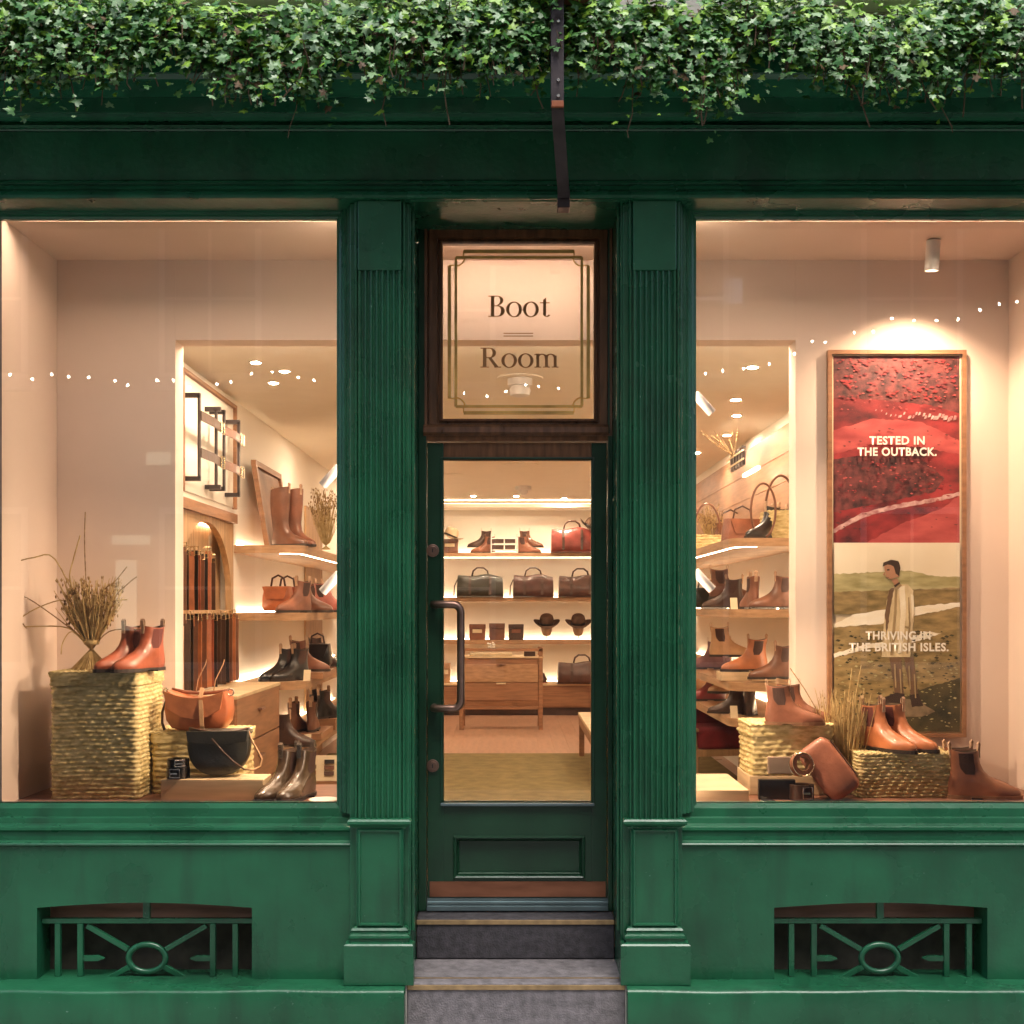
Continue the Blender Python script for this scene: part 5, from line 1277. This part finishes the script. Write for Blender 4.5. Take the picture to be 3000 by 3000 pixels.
for k in range(26):
    u = (k/26)**.8; xx = 2570 + 235*u + R.uniform(-4, 4); yy = 1205 + 22*u + R.uniform(-8, 8)*(1.2 - u*.5); s = 2 + 5*u
    pr_([(xx - s, yy + s*1.2), (xx - s*.2, yy - s), (xx + s, yy - s*.9), (xx + s*.4, yy + s*.8)], SALT)
specks(2450, 2805, 1050, 1175, 170, RED, 9); specks(2450, 2805, 1048, 1200, 120, REDB, 5); specks(2450, 2780, 1345, 1470, 130, RED, 8); specks(2455, 2740, 1350, 1460, 60, REDB, 6); specks(2450, 2805, 1255, 1560, 110, REDD, 7)
SKYP = mat('moor_sky_print', (.74, .63, .45), rough=.5, scale=2, col2=(.92, .85, .68))
HILL = mat('moor_hill_print', (.30, .27, .11), rough=.5, scale=9, col2=(.54, .48, .25), stretch=(1, 1, 4))
WATER_P = mat('moor_water_print', (.86, .76, .56), rough=.5, scale=5, col2=(.96, .92, .80), stretch=(1, 1, 4))
MOOR = mat('moor_grass_print', (.17, .125, .048), rough=.5, scale=13, col2=(.42, .30, .13), stretch=(1, 1, 3))
MOORD = mat('moor_dark_print', (.030, .030, .014), rough=.5, scale=12, col2=(.10, .080, .035))
pr_([(PLx, ZM), (PRx, ZM), (PRx, 1700), (PLx, 1700)], SKYP)
pr_([(PLx, 1682), (2560, 1676), (2660, 1672), (2740, 1688), (PRx, 1690), (PRx, 1760), (PLx, 1760)], HILL)
pr_([(PLx, 1735), (PRx, 1722), (PRx, 1800), (PLx, 1800)], MOOR)
pr_([(PLx, 1830), (2500, 1800), (2600, 1785), (2700, 1775), (PRx, 1765), (PRx, 1782), (2700, 1805), (2600, 1830), (PLx, 1845)], WATER_P)
pr_([(PLx, 1838), (2600, 1826), (2700, 1800), (PRx, 1778), (PRx, PBm), (PLx, PBm)], MOOR)
pr_([(PLx, 1915), (2540, 1885), (2640, 1880), (2710, 1850), (2760, 1856), (2640, 1892), (2540, 1900), (PLx, 1928)], WATER_P)
pr_([(2600, 2070), (2700, 2020), (PRx, 1985), (PRx, PBm), (2520, PBm)], MOORD)
pr_([(PLx, 2080), (2520, 2040), (2600, 2070), (2560, PBm), (PLx, PBm)], MOOR)
specks(2450, 2805, 1845, 2135, 260, MOORD, 8); specks(2450, 2805, 1930, 2135, 200, HILL, 6)
ROCKP = mat('rock_print', (.12, .09, .055), rough=.5, scale=20, col2=(.30, .22, .13))
pr_([(2540, 2075), (2600, 2040), (2690, 2050), (2740, 2085), (2700, 2100), (2580, 2100)], ROCKP)
COATP = mat('coat_print', (.52, .39, .20), rough=.5, scale=9, col2=(.82, .68, .42), stretch=(3, 1, 1)); SKINP = mat('skin_print', (.42, .22, .13), rough=.5); HAIRP = mat('hair_print', (.05, .03, .02), rough=.5); TROP = mat('trouser_print', (.17, .10, .055), rough=.5, scale=10)
pr_([(2606, 1925), (2640, 1925), (2648, 2035), (2622, 2035)], TROP); pr_([(2648, 1925), (2676, 1925), (2690, 2032), (2668, 2036)], TROP)
pr_([(2575, 2050), (2622, 2030), (2650, 2032), (2650, 2058), (2590, 2062)], HAIRP); pr_([(2664, 2036), (2692, 2032), (2705, 2068), (2672, 2072)], HAIRP)
pr_([(2582, 1925), (2592, 1800), (2604, 1730), (2630, 1712), (2660, 1712), (2676, 1730), (2678, 1800), (2666, 1925)], COATP)
pr_([(2592, 1800), (2604, 1730), (2620, 1720), (2606, 1800), (2598, 1860)], TROP); pr_([(2640, 1740), (2672, 1735), (2680, 1800), (2660, 1830), (2640, 1822)], COATP)
pr_([(2612, 1700), (2628, 1694), (2636, 1712), (2622, 1720)], SKINP)
pr_([(2592, 1672), (2590, 1658), (2600, 1650), (2630, 1650), (2634, 1690), (2610, 1698), (2596, 1692)], SKINP)
pr_([(2586, 1660), (2588, 1648), (2610, 1640), (2632, 1644), (2638, 1664), (2634, 1688), (2624, 1680), (2618, 1660), (2600, 1654)], HAIRP)
pr_([(2592, 1676), (2586, 1684), (2593, 1687)], SKINP, jit=0); pr_([(2598, 1668), (2606, 1667), (2606, 1671), (2598, 1672)], HAIRP, jit=0); pr_([(2596, 1692), (2604, 1691), (2603, 1694), (2597, 1694)], TROP, jit=0)
COATS = mat('coat_fold_print', (.30, .21, .10), rough=.5, scale=14, col2=(.44, .32, .17)); COATH = mat('coat_light_print', (.80, .68, .46), rough=.5, scale=14, col2=(.93, .85, .66))
for q in ([(2622, 1725), (2630, 1722), (2626, 1800), (2616, 1920), (2608, 1920), (2618, 1800)], [(2660, 1750), (2664, 1750), (2668, 1830), (2660, 1915), (2655, 1915), (2662, 1830)], [(2640, 1830), (2662, 1836), (2660, 1842), (2640, 1836)]): pr_(q, COATS, jit=1.5)
for q in ([(2634, 1720), (2650, 1716), (2654, 1790), (2644, 1910), (2630, 1915), (2638, 1800)], [(2668, 1740), (2676, 1745), (2678, 1796), (2672, 1815)]): pr_(q, COATH, jit=1.5)
pr_([(2616, 1722), (2636, 1708), (2642, 1716), (2624, 1732)], COATS, jit=1); pr_([(2618, 1716), (2634, 1705), (2637, 1709), (2622, 1721)], HAIRP, jit=1)
for (a, b) in ((2618, 1945), (2634, 1960), (2660, 1950), (2676, 1975)): pr_([(a, b), (a + 5, b), (a + 8, b + 70), (a + 4, b + 70)], COATS, jit=1)
TXT = mat('poster_text', (.92, .88, .78), rough=.5, var=.02)
def text(s, px_c, py_base, cap_px, width_px):
    cu_ = bpy.data.curves.new('lettering', 'FONT'); cu_.body = s; cu_.align_x = 'CENTER'; cu_.extrude = .0; cu_.offset = .03; cu_.resolution_u = 3; cu_.space_character = 1.08
    o = bpy.data.objects.new('lettering', cu_); COL.objects.link(o); bpy.context.view_layer.update()
    me = bpy.data.meshes.new_from_object(o.evaluated_get(bpy.context.evaluated_depsgraph_get()))
    bpy.data.objects.remove(o)
    xs = [v.co.x for v in me.vertices]; ys = [v.co.y for v in me.vertices]; W = max(xs) - min(xs)
    kx = width_px*(EY + PY - .02)/F/W; H = max(ys); kz = cap_px*(EY + PY - .02)/F/H; cx = (max(xs) + min(xs))/2
    for v in me.vertices: v.co = ((v.co.x - cx)*kx, 0, v.co.y*kz)
    me.materials.clear(); me.materials.append(TXT); me.update()
    Lay.k += 1
    o = obj('lettering', me, ps_, loc=(QX(px_c), -.0135 - .00012*Lay.k, QZ(py_base)))
text('TESTED IN', 2627, 1302, 24, 162); text('THE OUTBACK.', 2627, 1335, 24, 232)
text('THRIVING IN', 2630, 1873, 24, 190); text('THE BRITISH ISLES.', 2632, 1907, 24, 292)

# ------------------------------------------------------------------ ivy
iv = thing('ivy', 'dense mass of green variegated ivy trailing over the top of the shopfront', 'ivy', (0, -.3, 3.75))
def leaf_mesh(sc_=1.0):
    pts = [(0, -.1), (.34, -.30), (.62, -.12), (.42, .12), (.60, .52), (.26, .46), (0, 1.05), (-.26, .46), (-.60, .52), (-.42, .12), (-.62, -.12), (-.34, -.30)]
    vs = [(0, .15, .0)] + [(x, y, -.22*abs(x) - .14*max(0, y - .4)) for x, y in pts]
    return vs, [(0, 1 + i, 1 + (i + 1) % 12) for i in range(12)]
LV, LF = leaf_mesh()
env = [(-600,300),(-300,250),(0,270),(60,300),(110,345),(180,310),(250,335),(330,300),(410,335),(440,270),(480,235),(560,215),(630,250),(660,320),(720,335),(800,320),(850,330),(1000,322),(1100,318),(1140,345),(1190,240),(1240,250),(1280,345),(1340,270),(1450,290),(1520,240),(1600,250),(1680,285),(1750,285),(1850,335),(1930,330),(2000,350),(2090,378),(2150,360),(2190,250),(2280,235),(2330,250),(2400,290),(2460,310),(2560,330),(2700,325),(2760,285),(2790,215),(2840,205),(2900,270),(2960,270),(3010,250),(3300,300),(3700,260)]
def envl(px):
    for (a, b), (c, e) in zip(env, env[1:]):
        if a <= px <= c: return b + (e - b)*(px - a)/(c - a)
    return 270
fol = MB(); stm = MB(); front = []
def put_leaf(p, s, mi, nrm, spin):
    z = Vector(nrm).normalized(); x = z.orthogonal().normalized(); y = z.cross(x)
    ca, sa = math.cos(spin), math.sin(spin); x, y = x*ca + y*sa, y*ca - x*sa
    M4 = Matrix(((x.x, y.x, z.x, p[0]), (x.y, y.y, z.y, p[1]), (x.z, y.z, z.z, p[2]), (0, 0, 0, 1)))
    return M4, s, mi
leaves = []
NS = 1500
CLU = [(-3.3 + 6.6*(k + R.random())/95, R.uniform(.55, 1.0), R.uniform(0, .12)) for k in range(83)]
NT = 46
for k in range(NS + NT):
    trail = k >= NS
    cl = CLU[k % len(CLU)] if k % 4 else None
    x = -3.3 + 6.6*(k + R.random())/NS if cl is None else cl[0] + R.gauss(0, .032)
    y0 = -R.uniform(.10, .52)
    ytip = -.42 - R.uniform(0, .06) - (cl[2] if cl else 0)
    pxp = VX + x*F/(EY - .45)
    zb_ = wz(envl(pxp) - 4, -.45)
    if trail: x = R.uniform(-3.2, 3.2); pxp = VX + x*F/(EY - .45); zb_ = wz(envl(pxp) + R.uniform(0, 34), -.45)
    ztop = 3.955 + .035*math.sin(x*3.1 + 1) + .03*math.sin(x*8.3) + R.uniform(-.03, .045)
    L = 1.0 if trail else R.random()*.74 if cl is None else cl[1]*R.uniform(.72, 1)
    zend = ztop - .05 - (ztop - zb_)*L
    nn_ = int(5 + (ztop - zend)/.026)
    xd = x; yy = y0; prev = []
    drift = R.gauss(0, .0035)
    for j in range(nn_):
        u = j/max(1, nn_ - 1)
        z = ztop - (ztop - zend)*u
        tgt = ytip if u > .12 else y0
        yy += (tgt - yy)*.35; xd += drift + R.gauss(0, .006)
        prev.append((xd, yy + .02, z))
        for q in range(2 if u < .5 else (1 if not trail or R.random() < .7 else 0)):
            p = (xd + R.gauss(0, .020), yy + R.gauss(0, .022), z + R.gauss(0, .012))
            if p[2] < zb_ - .02: continue
            nr = (R.gauss(0, .45), -1 + R.gauss(0, .4), R.uniform(.1, 1.3) + (.9 if u < .15 else 0))
            rr = R.random()
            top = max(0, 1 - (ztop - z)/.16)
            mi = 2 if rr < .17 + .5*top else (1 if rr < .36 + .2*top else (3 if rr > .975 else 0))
            leaves.append(put_leaf(p, (R.uniform(.011, .022) if R.random() < .5 else R.uniform(.022, .042))*(1.1 - .3*u), mi, nr, PI + R.gauss(0, .9)))
    if L > .35 and R.random() < .4: stm.tube(prev[::3] + [prev[-1]], R.uniform(.0014, .0032), 4)
# leaves on top filling the bed
for k in range(2600):
    x = R.uniform(-3.3, 3.3); y = -R.uniform(.02, .47); z = 3.95 + .03*math.sin(x*3.1 + 1) + .03*math.sin(x*8.3) + R.uniform(-.02, .06)
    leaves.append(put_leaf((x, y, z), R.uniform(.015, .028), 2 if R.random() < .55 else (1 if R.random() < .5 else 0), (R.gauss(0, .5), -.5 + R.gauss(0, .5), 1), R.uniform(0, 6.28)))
leaves.sort(key=lambda l: l[0].translation.y - 6*(l[1] - .012) + (9 if abs(l[0].translation.x) > 1.95 else 0) + (9 if l[0].translation.z > 3.95 else 0))
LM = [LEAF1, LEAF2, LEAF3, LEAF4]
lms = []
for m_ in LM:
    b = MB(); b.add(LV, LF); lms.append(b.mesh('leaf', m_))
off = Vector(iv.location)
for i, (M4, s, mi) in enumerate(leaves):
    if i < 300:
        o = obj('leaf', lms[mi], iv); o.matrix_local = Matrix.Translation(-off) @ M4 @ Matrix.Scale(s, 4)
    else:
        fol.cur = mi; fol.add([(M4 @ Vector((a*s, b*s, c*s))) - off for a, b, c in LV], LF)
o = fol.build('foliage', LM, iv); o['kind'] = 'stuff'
stm.v = [(a - off.x, b - off.y, c - off.z) for a, b, c in stm.v]
o = stm.build('stems', STEM, iv); o['kind'] = 'stuff'
